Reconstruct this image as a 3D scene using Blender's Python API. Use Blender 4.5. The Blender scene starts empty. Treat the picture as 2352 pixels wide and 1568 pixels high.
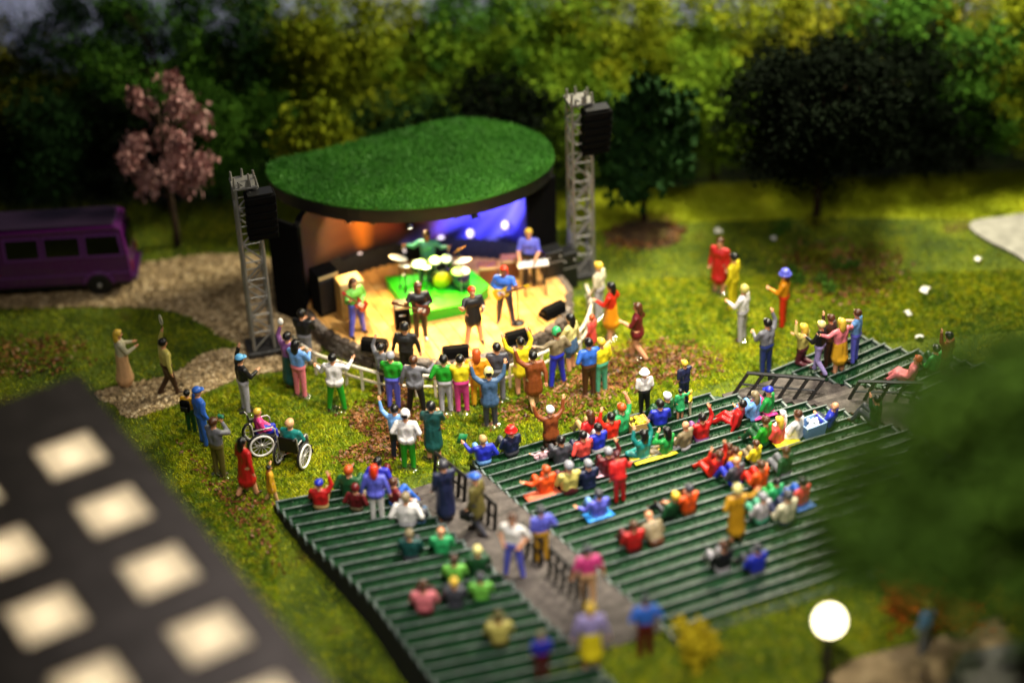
import bpy, math, random
import numpy as np
from mathutils import Vector, Matrix

random.seed(7)
RNG = np.random.default_rng(7)
scene = bpy.context.scene
COL = scene.collection

# ------------------------------------------------------------------ camera
PITCH, ROLL, DIST = math.radians(34.0), math.radians(2.3), 52.0
FPX, CX, CY = 4800.0, 1176.0, 784.0            # focal length and centre in a 2352 x 1568 frame
CAM = np.array([0.0, -DIST * math.cos(PITCH), DIST * math.sin(PITCH)])
_f = np.array([0.0, math.cos(PITCH), -math.sin(PITCH)])
_R = np.array([1.0, 0.0, 0.0]); _U = np.array([0.0, math.sin(PITCH), math.cos(PITCH)])
CR = math.cos(ROLL) * _R - math.sin(ROLL) * _U
CU = math.sin(ROLL) * _R + math.cos(ROLL) * _U
cam_data = bpy.data.cameras.new('camera')
cam = bpy.data.objects.new('camera', cam_data); COL.objects.link(cam)
cam.matrix_world = Matrix(((CR[0], CU[0], -_f[0], CAM[0]), (CR[1], CU[1], -_f[1], CAM[1]),
                           (CR[2], CU[2], -_f[2], CAM[2]), (0, 0, 0, 1)))
cam_data.sensor_width = 36.0
cam_data.lens = 36.0 * FPX / 2352.0
cam_data.clip_start = 0.5; cam_data.clip_end = 400.0
cam_data.dof.use_dof = True
cam_data.dof.focus_distance = 48.4
cam_data.dof.aperture_fstop = cam_data.lens / 1000.0 / 1.15
scene.camera = cam

# ------------------------------------------------------------------ world, lamps, exposure
world = bpy.data.worlds.new('World'); scene.world = world; world.use_nodes = True
bg = world.node_tree.nodes['Background']
bg.inputs['Color'].default_value = (0.75, 0.72, 0.62, 1); bg.inputs['Strength'].default_value = 0.009

def lamp(name, kind, loc, target, energy, color, size=1.0, angle=60, blend=0.5):
    d = bpy.data.lights.new(name, kind)
    d.energy = energy; d.color = color
    if kind == 'AREA':
        d.shape = 'DISK'; d.size = size
    elif kind == 'SPOT':
        d.spot_size = math.radians(angle); d.spot_blend = blend; d.shadow_soft_size = size
    else:
        d.shadow_soft_size = size
    o = bpy.data.objects.new(name, d); COL.objects.link(o)
    o.location = loc
    v = Vector(target) - Vector(loc)
    o.rotation_euler = v.to_track_quat('-Z', 'Y').to_euler()
    return o
lamp('hall_lamp_main', 'SPOT', (5.0, -7.0, 24.0), (1.5, -4.0, 0), 58000, (1.0, 0.92, 0.78), 0.9, 44, 0.9)
lamp('hall_lamp_rear', 'AREA', (10.0, 9.0, 16.5), (6, 8.0, 0), 10500, (1.0, 0.92, 0.66), 4.0)
lamp('hall_lamp_glint', 'SPOT', (3.0, -17.0, 24.0), (0, -4, 0), 9000, (1.0, 0.95, 0.88), 0.5, 50, 0.8)
lamp('hall_lamp_front', 'SPOT', (1.0, -27.0, 27.0), (3.5, -15.5, 3), 26000, (1.0, 0.95, 0.86), 0.8, 62, 0.9)

lamp('fill_lamp_left', 'SPOT', (-10.0, -17.0, 22.0), (-10.5, 3.0, 0), 4200, (1.0, 0.93, 0.82), 0.8, 32, 0.9)  # added front fill that brightens the van side and the left
vs = scene.view_settings
scene.display_settings.display_device = 'sRGB'
vs.view_transform = 'Standard'; vs.look = 'None'; vs.exposure = 0.0; vs.gamma = 1.0
vs.use_curve_mapping = False
scene.cycles.use_denoising = True
scene.cycles.max_bounces = 5
scene.cycles.sample_clamp_indirect = 6.0

# ------------------------------------------------------------------ helpers
def ray(u, v):
    return _f + CR * (u - CX) / FPX - CU * (v - CY) / FPX
def gp(u, v, z=0.0):
    """point at height z seen at (u, v) of the 2352 x 1568 frame"""
    d = ray(u, v); t = (z - CAM[2]) / d[2]
    return CAM + d * t
def gpv(u, v, z=0.0): return Vector(gp(u, v, z))
def rp(u, v, depth): return CAM + ray(u, v) * depth

def lin(h):
    h = h.lstrip('#'); o = []
    for i in (0, 2, 4):
        c = int(h[i:i + 2], 16) / 255.0
        o.append(c / 12.92 if c <= 0.04045 else ((c + 0.055) / 1.055) ** 2.4)
    return (*o, 1.0)

_M = {}
class NT:
    def __init__(s, name):
        s.m = bpy.data.materials.new(name); s.m.use_nodes = True
        s.t = s.m.node_tree; s.b = s.t.nodes['Principled BSDF']; s.out = s.t.nodes['Material Output']
    def n(s, kind, **kw):
        nd = s.t.nodes.new(kind)
        for k, v in kw.items():
            if k in nd.inputs: s.put(nd.inputs[k], v)
            else: setattr(nd, k, v)
        return nd
    def put(s, sock, v):
        if isinstance(v, bpy.types.NodeSocket): s.t.links.new(v, sock)
        else: sock.default_value = v
    def math(s, op, a, b=0.0, c=None, clamp=False):
        nd = s.t.nodes.new('ShaderNodeMath'); nd.operation = op; nd.use_clamp = clamp
        s.put(nd.inputs[0], a); s.put(nd.inputs[1], b)
        if c is not None: s.put(nd.inputs[2], c)
        return nd.outputs[0]
    def ramp(s, fac, stops, mode='LINEAR'):
        nd = s.t.nodes.new('ShaderNodeValToRGB'); nd.color_ramp.interpolation = mode
        e = nd.color_ramp.elements
        while len(e) < len(stops): e.new(0.5)
        for el, (p, c) in zip(e, stops): el.position = p; el.color = c
        s.put(nd.inputs[0], fac); return nd.outputs[0]
    def mix(s, fac, a, b, blend='MIX'):
        nd = s.t.nodes.new('ShaderNodeMix'); nd.data_type = 'RGBA'; nd.blend_type = blend
        s.put(nd.inputs[0], fac); s.put(nd.inputs[6], a); s.put(nd.inputs[7], b)
        return nd.outputs[2]
    def coord(s, which='Object'):
        return s.n('ShaderNodeTexCoord').outputs[which]
    def noise(s, vec, scale, detail=3.0, rough=0.55):
        nd = s.n('ShaderNodeTexNoise'); s.put(nd.inputs['Vector'], vec)
        nd.inputs['Scale'].default_value = scale; nd.inputs['Detail'].default_value = detail
        nd.inputs['Roughness'].default_value = rough
        return nd.outputs['Fac']
    def bump(s, h, strength=0.3, dist=0.02):
        nd = s.n('ShaderNodeBump'); nd.inputs['Strength'].default_value = strength
        nd.inputs['Distance'].default_value = dist; s.put(nd.inputs['Height'], h)
        s.put(s.b.inputs['Normal'], nd.outputs[0])

def mul(c, k): return (min(1, c[0] * k), min(1, c[1] * k), min(1, c[2] * k), 1)

def paint(hexc, rough=0.42, var=0.16, bump=0.16, scale=14.0, metal=0.0, coat=0.0):
    key = (hexc, rough, var, bump, scale, metal, coat)
    if key in _M: return _M[key]
    t = NT('paint_' + hexc.lstrip('#'))
    c = lin(hexc); v = t.coord()
    n = t.noise(v, scale, 4)
    t.put(t.b.inputs['Base Color'], t.mix(n, mul(c, 1 - var), mul(c, 1 + var)))
    t.put(t.b.inputs['Roughness'], t.math('MULTIPLY_ADD', t.noise(v, scale * 2.3, 2), 0.24, rough - 0.12))
    t.b.inputs['Metallic'].default_value = metal
    if coat: t.b.inputs['Coat Weight'].default_value = coat
    if bump: t.bump(t.noise(v, scale * 1.7, 3), bump, 0.02)
    _M[key] = t.m; return t.m

def multi(name, stops, scale, rough=0.8, detail=4, bump=0.4, bscale=None, spec=0.3, bdist=0.03, coord='Object', second=None):
    if name in _M: return _M[name]
    t = NT(name); v = t.coord(coord)
    n = t.noise(v, scale, detail, 0.62)
    c = t.ramp(n, [(p, lin(h)) for p, h in stops])
    if second:
        sc, st = second
        c = t.mix(0.5, c, t.ramp(t.noise(v, sc, 2), [(p, lin(h)) for p, h in st]))
    t.put(t.b.inputs['Base Color'], c)
    t.b.inputs['Roughness'].default_value = rough
    t.b.inputs['Specular IOR Level'].default_value = spec
    if bump: t.bump(t.noise(v, bscale or scale * 3, 4), bump, bdist)
    _M[name] = t.m; return t.m

def emit(name, hexc, strength):
    if name in _M: return _M[name]
    t = NT(name); t.b.inputs['Base Color'].default_value = lin(hexc)
    t.b.inputs['Emission Color'].default_value = lin(hexc)
    t.b.inputs['Emission Strength'].default_value = strength
    _M[name] = t.m; return t.m

class MB:
    """collects shapes, builds one mesh"""
    def __init__(s): s.v = []; s.f = []; s.mi = []; s.m = 0
    def add(s, vs, fs):
        o = len(s.v); s.v.extend([tuple(map(float, p)) for p in vs])
        s.f.extend([tuple(i + o for i in f) for f in fs]); s.mi.extend([s.m] * len(fs)); return s
    def box(s, c, size, rot=None, bev=0.0):
        x, y, z = [k / 2 for k in size]; b = min(bev, x * .9, y * .9, z * .9)
        if b > 0:
            vs = []
            for sx in (-1, 1):
                for sy in (-1, 1):
                    for sz in (-1, 1):
                        vs += [(sx * x, sy * (y - b), sz * (z - b)), (sx * (x - b), sy * y, sz * (z - b)), (sx * (x - b), sy * (y - b), sz * z)]
            def ix(sx, sy, sz, k): return (((sx > 0) * 2 + (sy > 0)) * 2 + (sz > 0)) * 3 + k
            fs = []
            for sg in (-1, 1):
                q = [ix(sg, -1, -1, 0), ix(sg, 1, -1, 0), ix(sg, 1, 1, 0), ix(sg, -1, 1, 0)]; fs.append(q if sg > 0 else q[::-1])
                q = [ix(-1, sg, -1, 1), ix(-1, sg, 1, 1), ix(1, sg, 1, 1), ix(1, sg, -1, 1)]; fs.append(q if sg > 0 else q[::-1])
                q = [ix(-1, -1, sg, 2), ix(1, -1, sg, 2), ix(1, 1, sg, 2), ix(-1, 1, sg, 2)]; fs.append(q if sg > 0 else q[::-1])
            for a in (-1, 1):
                for d in (-1, 1):
                    fs.append([ix(a, d, -1, 0), ix(a, d, -1, 1), ix(a, d, 1, 1), ix(a, d, 1, 0)] if a * d < 0 else [ix(a, d, -1, 1), ix(a, d, -1, 0), ix(a, d, 1, 0), ix(a, d, 1, 1)])
                    fs.append([ix(a, -1, d, 0), ix(a, -1, d, 2), ix(a, 1, d, 2), ix(a, 1, d, 0)] if a * d < 0 else [ix(a, -1, d, 2), ix(a, -1, d, 0), ix(a, 1, d, 0), ix(a, 1, d, 2)])
                    fs.append([ix(-1, a, d, 1), ix(-1, a, d, 2), ix(1, a, d, 2), ix(1, a, d, 1)] if a * d > 0 else [ix(-1, a, d, 2), ix(-1, a, d, 1), ix(1, a, d, 1), ix(1, a, d, 2)])
            for sx in (-1, 1):
                for sy in (-1, 1):
                    for sz in (-1, 1):
                        q = [ix(sx, sy, sz, 0), ix(sx, sy, sz, 1), ix(sx, sy, sz, 2)]
                        fs.append(q if sx * sy * sz > 0 else q[::-1])
        else:
            vs = [(a * x, d * y, e * z) for a in (-1, 1) for d in (-1, 1) for e in (-1, 1)]
            fs = [(0, 1, 3, 2), (4, 6, 7, 5), (0, 4, 5, 1), (2, 3, 7, 6), (0, 2, 6, 4), (1, 5, 7, 3)]
        M = (rot.to_matrix() if hasattr(rot, 'to_matrix') else rot) if rot is not None else None
        out = []
        for p in vs:
            q = Vector(p)
            if M is not None: q = M @ q
            out.append(q + Vector(c))
        return s.add(out, fs)
    def tube(s, p0, p1, r0, r1=None, n=8, cap=True):
        return s.path([p0, p1], [r0, r1 if r1 is not None else r0], n, cap)
    def path(s, pts, rads, n=8, cap=True):
        pts = [Vector(p) for p in pts]
        if not hasattr(rads, '__len__'): rads = [rads] * len(pts)
        ref = None; vs = []
        for i, p in enumerate(pts):
            d = (pts[min(i + 1, len(pts) - 1)] - pts[max(i - 1, 0)]).normalized()
            if ref is None:
                ref = d.orthogonal().normalized()
            a = (ref - d * ref.dot(d)); a = a.normalized() if a.length > 1e-6 else d.orthogonal().normalized()
            ref = a; b = d.cross(a)
            for k in range(n):
                t = 2 * math.pi * k / n
                vs.append(p + (a * math.cos(t) + b * math.sin(t)) * rads[i])
        fs = []
        for i in range(len(pts) - 1):
            for k in range(n):
                k2 = (k + 1) % n
                fs.append((i * n + k, i * n + k2, (i + 1) * n + k2, (i + 1) * n + k))
        if cap:
            fs.append(tuple(range(n))[::-1]); fs.append(tuple((len(pts) - 1) * n + k for k in range(n)))
        return s.add(vs, fs)
    def ball(s, c, r, nu=10, nv=6, zmin=-1.0):
        """ellipsoid; r scalar or 3-tuple; cut flat below zmin (-1..1)"""
        if not hasattr(r, '__len__'): r = (r, r, r)
        t0 = math.acos(max(-1, min(1, zmin))) if zmin > -1 else math.pi
        vs = [(c[0], c[1], c[2] + r[2])]; fs = []
        for i in range(1, nv + 1):
            t = t0 * i / nv
            for k in range(nu):
                a = 2 * math.pi * k / nu
                vs.append((c[0] + r[0] * math.sin(t) * math.cos(a), c[1] + r[1] * math.sin(t) * math.sin(a), c[2] + r[2] * math.cos(t)))
        for k in range(nu):
            fs.append((0, 1 + k, 1 + (k + 1) % nu))
        for i in range(nv - 1):
            for k in range(nu):
                k2 = (k + 1) % nu
                fs.append((1 + i * nu + k, 1 + (i + 1) * nu + k, 1 + (i + 1) * nu + k2, 1 + i * nu + k2))
        fs.append(tuple(1 + (nv - 1) * nu + k for k in range(nu))[::-1])
        return s.add(vs, fs)
    def lathe(s, prof, n=16, c=(0, 0, 0), rot=None):
        """prof: list of (r, z)"""
        M = rot.to_matrix() if hasattr(rot, 'to_matrix') else rot
        vs = []
        for r, z in prof:
            for k in range(n):
                a = 2 * math.pi * k / n
                q = Vector((r * math.cos(a), r * math.sin(a), z))
                if M is not None: q = M @ q
                vs.append(q + Vector(c))
        fs = []
        for i in range(len(prof) - 1):
            for k in range(n):
                k2 = (k + 1) % n
                fs.append((i * n + k, i * n + k2, (i + 1) * n + k2, (i + 1) * n + k))
        fs.append(tuple(range(n))[::-1]); fs.append(tuple((len(prof) - 1) * n + k for k in range(n)))
        return s.add(vs, fs)
    def prism(s, poly, z0, z1, M=None):
        """poly: list of (x, y) counter-clockwise"""
        n = len(poly)
        vs = [(p[0], p[1], z0) for p in poly] + [(p[0], p[1], z1) for p in poly]
        if M is not None: vs = [M @ Vector(p) for p in vs]
        fs = [tuple(range(n))[::-1], tuple(range(n, 2 * n))]
        for i in range(n):
            j = (i + 1) % n; fs.append((i, j, n + j, n + i))
        return s.add(vs, fs)
    def mesh(s, name, mats):
        me = bpy.data.meshes.new(name); me.from_pydata(s.v, [], s.f)
        for m in (mats if isinstance(mats, (list, tuple)) else [mats]): me.materials.append(m)
        if any(s.mi): me.polygons.foreach_set('material_index', s.mi)
        me.update(); return me
    def build(s, name, mats, parent=None, smooth=False, loc=None):
        return link(name, s.mesh(name, mats), parent, smooth, loc)

def link(name, me, parent=None, smooth=False, loc=None, rotz=None):
    if smooth and me: me.polygons.foreach_set('use_smooth', [True] * len(me.polygons))
    o = bpy.data.objects.new(name, me); COL.objects.link(o)
    if parent: o.parent = parent
    if loc is not None: o.location = loc
    if rotz is not None: o.rotation_euler = (0, 0, rotz)
    return o
def empty(name, loc=(0, 0, 0), rz=0.0, parent=None):
    o = bpy.data.objects.new(name, None); COL.objects.link(o)
    o.location = loc; o.rotation_euler = (0, 0, rz); o.empty_display_size = 0.1
    if parent: o.parent = parent
    return o
def tag(o, label=None, cat=None, group=None, kind=None):
    if label: o['label'] = label
    if cat: o['category'] = cat
    if group: o['group'] = group
    if kind: o['kind'] = kind
    return o
def children_of(o, pool): return [c for c in pool if c.parent == o]
def copy_tree(o, parent=None):
    c = o.copy(); COL.objects.link(c); c.parent = parent
    for ch in list(o.children): copy_tree(ch, c)
    return c

def inpoly(P, poly):
    x, y = P[:, 0], P[:, 1]; r = np.zeros(len(P), bool); n = len(poly)
    for i in range(n):
        x0, y0 = poly[i][:2]; x1, y1 = poly[(i + 1) % n][:2]
        c = ((y0 > y) != (y1 > y)) & (x < (x1 - x0) * (y - y0) / (y1 - y0 + 1e-12) + x0)
        r ^= c
    return r
def smooth_closed(pts, per=6):
    pts = [np.array(p[:2], float) for p in pts]; n = len(pts); out = []
    for i in range(n):
        p0, p1, p2, p3 = pts[i - 1], pts[i], pts[(i + 1) % n], pts[(i + 2) % n]
        for k in range(per):
            t = k / per
            out.append(0.5 * ((2 * p1) + (-p0 + p2) * t + (2 * p0 - 5 * p1 + 4 * p2 - p3) * t * t + (-p0 + 3 * p1 - 3 * p2 + p3) * t ** 3))
    return [tuple(p) for p in out]
def smooth_open(pts, per=6):
    pts = [np.array(p, float) for p in pts]; n = len(pts); out = []
    for i in range(n - 1):
        p1, p2 = pts[i], pts[i + 1]
        p0 = pts[i - 1] if i else 2 * p1 - p2
        p3 = pts[i + 2] if i + 2 < n else 2 * p2 - p1
        for k in range(per):
            t = k / per
            out.append(0.5 * ((2 * p1) + (-p0 + p2) * t + (2 * p0 - 5 * p1 + 4 * p2 - p3) * t * t + (-p0 + 3 * p1 - 3 * p2 + p3) * t ** 3))
    out.append(pts[-1]); return out
def pxpoly(l, z=0.0): return [tuple(gp(u, v, z)[:2]) for u, v in l]
def sample_poly(poly, n):
    a = np.array(poly); lo, hi = a.min(0)[:2], a.max(0)[:2]
    out = np.zeros((0, 2))
    while len(out) < n:
        P = lo + RNG.random((max(1000, n * 2), 2)) * (hi - lo)
        out = np.vstack([out, P[inpoly(P, poly)]])
    return out[:n]

def tri_blades(name, P, h0, h1, w, mat, parent=None, lean=0.6):
    """P: (n,3) roots; one triangle per blade"""
    n = len(P); a = RNG.random(n) * 6.283; h = h0 + (h1 - h0) * RNG.random(n)
    d = np.stack([np.cos(a), np.sin(a), np.zeros(n)], 1) * (w * (0.6 + 0.8 * RNG.random(n)))[:, None]
    b = RNG.random(n) * 6.283; l = RNG.random(n) * lean
    tip = P + np.stack([np.cos(b) * l * h, np.sin(b) * l * h, h], 1)
    V = np.empty((n, 3, 3)); V[:, 0] = P - d / 2; V[:, 1] = P + d / 2; V[:, 2] = tip
    return tri_mesh(name, V.reshape(-1, 3), 3, mat, parent)
def tri_mesh(name, V, k, mat, parent=None):
    nv = len(V); nf = nv // k
    me = bpy.data.meshes.new(name); me.vertices.add(nv); me.vertices.foreach_set('co', V.astype(np.float32).ravel())
    me.loops.add(nv); me.loops.foreach_set('vertex_index', np.arange(nv, dtype=np.int32))
    me.polygons.add(nf); me.polygons.foreach_set('loop_start', np.arange(0, nv, k, dtype=np.int32))
    for m in (mat if isinstance(mat, list) else [mat]): me.materials.append(m)
    me.update(calc_edges=True); me.validate()
    return link(name, me, parent)
def quads_random(P, s0, s1, tilt=1.0, asp=0.6):
    """leaf-like quads at P: returns (n*4,3)"""
    n = len(P); s = s0 + (s1 - s0) * RNG.random(n)
    nrm = RNG.normal(size=(n, 3)); nrm[:, 2] = np.abs(nrm[:, 2]) / max(tilt, 1e-3); nrm /= np.linalg.norm(nrm, axis=1)[:, None]
    t = RNG.normal(size=(n, 3)); t -= nrm * (t * nrm).sum(1)[:, None]; t /= np.linalg.norm(t, axis=1)[:, None]
    b = np.cross(nrm, t)
    V = np.empty((n, 4, 3)); S = s[:, None]
    V[:, 0] = P - t * S; V[:, 1] = P - b * S * asp; V[:, 2] = P + t * S; V[:, 3] = P + b * S * asp
    return V.reshape(-1, 3)
# ------------------------------------------------------------------ materials of the setting
GRASS = multi('grass_fibre', [(0.3, '#2a4204'), (0.42, '#587206'), (0.54, '#8e9e08'), (0.68, '#bcb40c')], 0.55, rough=0.55, bump=0, spec=0.25,
              second=(5.0, [(0.3, '#284204'), (0.46, '#708a06'), (0.6, '#c4bc14'), (0.75, '#6b5514')]))
GROUND = multi('lawn_soil', [(0.25, '#1f2c04'), (0.45, '#3c4c06'), (0.6, '#566208'), (0.75, '#453410')], 0.7, rough=0.9, bump=0.7, bscale=14, bdist=0.05)
GRASS_DARK = multi('dark_turf_fibre', [(0.25, '#14300f'), (0.5, '#2a5a1c'), (0.75, '#3c6f24')], 1.3, rough=0.6, bump=0, second=(12, [(0.3, '#12300e'), (0.7, '#4a7a2a')]))
ROOFTURF = multi('roof_turf_fibre', [(0.3, '#173f0a'), (0.5, '#2f6c18'), (0.7, '#4c8a24')], 0.9, rough=0.6, bump=0, second=(14, [(0.3, '#1f5410'), (0.7, '#4c8f2a')]))
MEADOW = multi('meadow_fibre', [(0.25, '#7f8c10'), (0.5, '#a6b01c'), (0.8, '#c2c22c')], 0.8, rough=0.6, bump=0)
GRAVEL = multi('gravel_stone', [(0.2, '#4e3f2d'), (0.4, '#84704f'), (0.55, '#b49a70'), (0.7, '#d8c6a2'), (0.85, '#8a6f55')], 7.0, rough=0.5, bump=0.3, detail=2)
GRAVELBED = multi('gravel_bed', [(0.25, '#3f3322'), (0.5, '#6d5a3e'), (0.75, '#8f7a55')], 5.0, rough=0.9, bump=0.9, bscale=16, bdist=0.04)
LEAFLIT = multi('dry_leaf', [(0.2, '#2e1a0c'), (0.4, '#553016'), (0.55, '#744622'), (0.68, '#97683c'), (0.85, '#3a200e')], 6.0, rough=0.5, bump=0, detail=2)
BLACK = paint('#0b0b0c', 0.5, bump=0.05)
BLACKM = multi('matte_black', [(0.3, '#060606'), (0.7, '#0c0b0b')], 6, rough=0.9, bump=0.2, spec=0.08)
GREYMETAL = paint('#84817b', 0.45, metal=0.35)
WHITE = paint('#e4e2dc', 0.4)

# ------------------------------------------------------------------ ground, sky, paths
b = MB(); n = 40; X = np.linspace(-70, 70, n + 1)
for i in range(n + 1):
    for j in range(n + 1): b.v.append((X[i], X[j], 0.0))
for i in range(n):
    for j in range(n):
        a = i * (n + 1) + j; b.f.append((a, a + n + 1, a + n + 2, a + 1)); b.mi.append(0)
tag(b.build('ground', GROUND), kind='structure')

t = NT('painted_sky'); v = t.coord()
c = t.ramp(t.noise(v, 0.35, 4), [(0.3, lin('#6b7195')), (0.6, lin('#8b8fae')), (0.8, lin('#a5a6bb'))])
t.put(t.b.inputs['Base Color'], c); t.put(t.b.inputs['Emission Color'], c); t.b.inputs['Emission Strength'].default_value = 0.35
t.b.inputs['Roughness'].default_value = 1.0
b = MB()
for k in range(25):
    a = math.radians(-60 + 5 * k)
    b.v += [(40 * math.sin(a), 15.5 - 40 + 40 * math.cos(a) + 2.5, -1), (40 * math.sin(a), 15.5 - 40 + 40 * math.cos(a) + 2.5, 16)]
for k in range(24): b.f.append((2 * k, 2 * k + 1, 2 * k + 3, 2 * k + 2)); b.mi.append(0)
tag(b.build('sky', t.m, smooth=True), kind='structure')

pathA = smooth_closed(pxpoly([(215, 905), (262, 930), (300, 960), (420, 925), (560, 866), (690, 846), (735, 812), (720, 770), (640, 700), (630, 600), (480, 585), (300, 605), (-150, 610), (-150, 700), (290, 706), (420, 722), (500, 768), (545, 796), (470, 812), (400, 858), (300, 882)]), 5)
def sheet(name, poly, z, mat, thick=0.0):
    b = MB(); b.prism(poly if area(poly) > 0 else poly[::-1], z - max(thick, 0.02), z); return tag(b.build(name, mat), kind='structure')
def area(p): return 0.5 * sum(p[i][0] * p[(i + 1) % len(p)][1] - p[(i + 1) % len(p)][0] * p[i][1] for i in range(len(p)))
sheet('gravel_path', pathA, 0.012, GRAVELBED)
meadow = pxpoly([(1200, 446), (1560, 430), (1900, 412), (2460, 392), (2460, 497), (2200, 503), (1900, 500), (1560, 512), (1330, 530), (1200, 520)])
sheet('meadow', meadow, 0.012, MEADOW)
pale = smooth_closed(pxpoly([(2226, 522), (2290, 506), (2500, 498), (2500, 700), (2400, 640), (2330, 590), (2262, 556)]), 4)
sheet('footpath', pale, 0.10, multi('pale_stone', [(0.3, '#77756f'), (0.6, '#93918a'), (0.8, '#a8a69e')], 3.0, rough=0.8, bump=0.5, bscale=14), 0.12)
BZ = 1.22                                        # raised lawn behind the terraces
bank = pxpoly([(1215, 1640), (1262, 1540), (1330, 1500), (1420, 1482), (1520, 1446), (1700, 1392), (1900, 1336), (2500, 1170), (2500, 2300), (1150, 2300)], BZ)
b = MB(); b.prism(bank if area(bank) > 0 else bank[::-1], -.01, BZ); tag(b.build('raised_lawn', GROUND), kind='structure')
tanpath = smooth_closed(pxpoly([(1830, 1660), (1930, 1530), (2050, 1490), (2200, 1450), (2460, 1380), (2460, 1800), (1830, 1800)], BZ), 4)
sheet('footpath', tanpath, BZ + .014, multi('tan_path', [(0.3, '#5b4c34'), (0.5, '#857152'), (0.75, '#a08d6c')], 2.2, rough=0.9, bump=0.5, bscale=20))
greyroad = pxpoly([(2150, 1620), (2210, 1500), (2460, 1450), (2460, 1820), (2150, 1820)], BZ)
sheet('road', greyroad, BZ + .022, multi('grey_asphalt', [(0.3, '#5a5958'), (0.7, '#7b7a77')], 8, rough=0.85, bump=0.4))

# stage and bleacher outlines are needed to keep grass away from them
ROOFZ = 3.32
roof_px = [(611, 392), (619, 413), (645, 434), (698, 454), (795, 475), (908, 480), (1020, 472), (1133, 449), (1227, 412), (1272, 370), (1260, 325), (1208, 294), (1133, 277), (1069, 271), (1020, 275), (908, 301), (795, 329), (683, 356), (645, 363), (620, 374)]
roof_poly = smooth_closed(pxpoly(roof_px, ROOFZ), 4)
if area(roof_poly) < 0: roof_poly = roof_poly[::-1]
SZ = 0.55
front_px = [(706, 706), (735, 742), (776, 772), (830, 794), (899, 811), (953, 823), (1022, 827), (1090, 819), (1145, 802), (1199, 783), (1240, 764), (1281, 734), (1301, 701), (1303, 666), (1283, 630)]
front_pts = [gp(u, v, SZ) for u, v in front_px]
wall_plan = [(-5.12, 1.15), (-4.95, 1.85), (-4.25, 2.7), (-3.15, 3.25), (-1.95, 3.5), (-0.8, 3.45), (0.1, 3.15), (0.5, 2.75)]
front_s = smooth_open([p[:2] for p in front_pts], 4)
stage_poly = [tuple(p) for p in front_s] + [(0.85, 3.1), (0.2, 3.5), (-0.8, 3.8), (-2.0, 3.85), (-3.3, 3.6), (-4.5, 3.0), (-5.25, 2.0)]
if area(stage_poly) < 0: stage_poly = stage_poly[::-1]

KB = 0.13; RD = 0.38
def frame(o, phi):
    phi = math.radians(phi); O = gp(*o, 0.3); O[2] = 0
    return O, np.array([math.cos(phi), math.sin(phi), 0]), np.array([math.sin(phi), -math.cos(phi), 0])
BLOCKS = dict(
    left=(frame((632, 1150), 14), [(0, 0), (1.52, .36), (3.04, .86), (4.36, 1.25), (7.69, 1.85), (9.2, 2.1)], [(0.25, 2.81), (1.93, 3.27), (3.19, 3.64), (4.98, 4.17), (6.43, 4.46), (7.56, 4.8), (9.2, 5.2)], 24),
    middle=(frame((1084, 1057), 22), [(0, 0), (1.93, .2), (2.3, .26), (4.41, .5), (5.88, .66), (7.42, .89)], [(0, 6.1), (.34, 6.6), (1.14, 7.38), (1.53, 7.83), (2.12, 8.3), (4, 9.2), (8, 9.6), (9, 9.7)], 22),
    right=(frame((1769, 851), 31), [(0, 0), (.77, .72), (1.42, .88), (2.01, 1.41), (3.1, 1.76)], [(0, 2.82), (.87, 2.92), (1.52, 3.31), (2.17, 3.69), (2.82, 3.77), (3.2, 4.2)], 9))
def bnd(l, w): return float(np.interp(w, [a for a, _ in l], [c for _, c in l]))
def block_uv(name, P):
    (O, r, bb), *_ = BLOCKS[name]; d = np.array(P) - O
    return d @ r, d @ bb
def bleacher_hit(u, v, name, snap=True):
    """where the view through (u, v) meets the terraces of a block"""
    (O, r, bb), lb, rb, nr = BLOCKS[name]; z = 0.3
    for _ in range(30):
        P = gp(u, v, z); w = (P - O) @ bb; z = 0.3 + max(-0.2, w) * KB - 0.07
    i = min(nr - 1, max(0, int(math.floor(w / RD))))
    P = np.array(P); P[2] = 0.3 + KB * i * RD - 0.10
    return P

tm_step = multi('terrace_plastic', [(0.3, '#0c2614'), (0.6, '#153c20'), (0.8, '#1d4a2c')], 4, rough=0.5, bump=0.3)
tm_edge = multi('terrace_edge', [(0.25, '#3a4542'), (0.5, '#5a6461'), (0.8, '#828b87')], 3.5, rough=0.45, bump=0.35, bscale=20)
FLOCK = multi('terrace_flock', [(0.3, '#06200a'), (0.5, '#0f3a14'), (0.62, '#1c5420'), (0.75, '#5c8c50')], 14, rough=0.45, bump=0, detail=3)
tm_plank = multi('grey_plank', [(0.25, '#352f2c'), (0.5, '#4c4541'), (0.8, '#655d57')], 5, rough=0.7, bump=0.5, bscale=30)
tm_plank2 = multi('grey_plank_worn', [(0.25, '#2c2725'), (0.5, '#423c38'), (0.8, '#5a534e')], 6, rough=0.75, bump=0.6, bscale=34)
blabel = dict(left='left terrace of green seating rows with grey edges beside the lawn', middle='large middle terrace of green seating rows full of seated people',
              right='small far right terrace of green seating rows behind the black railings')
flock_pts = {}
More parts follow.
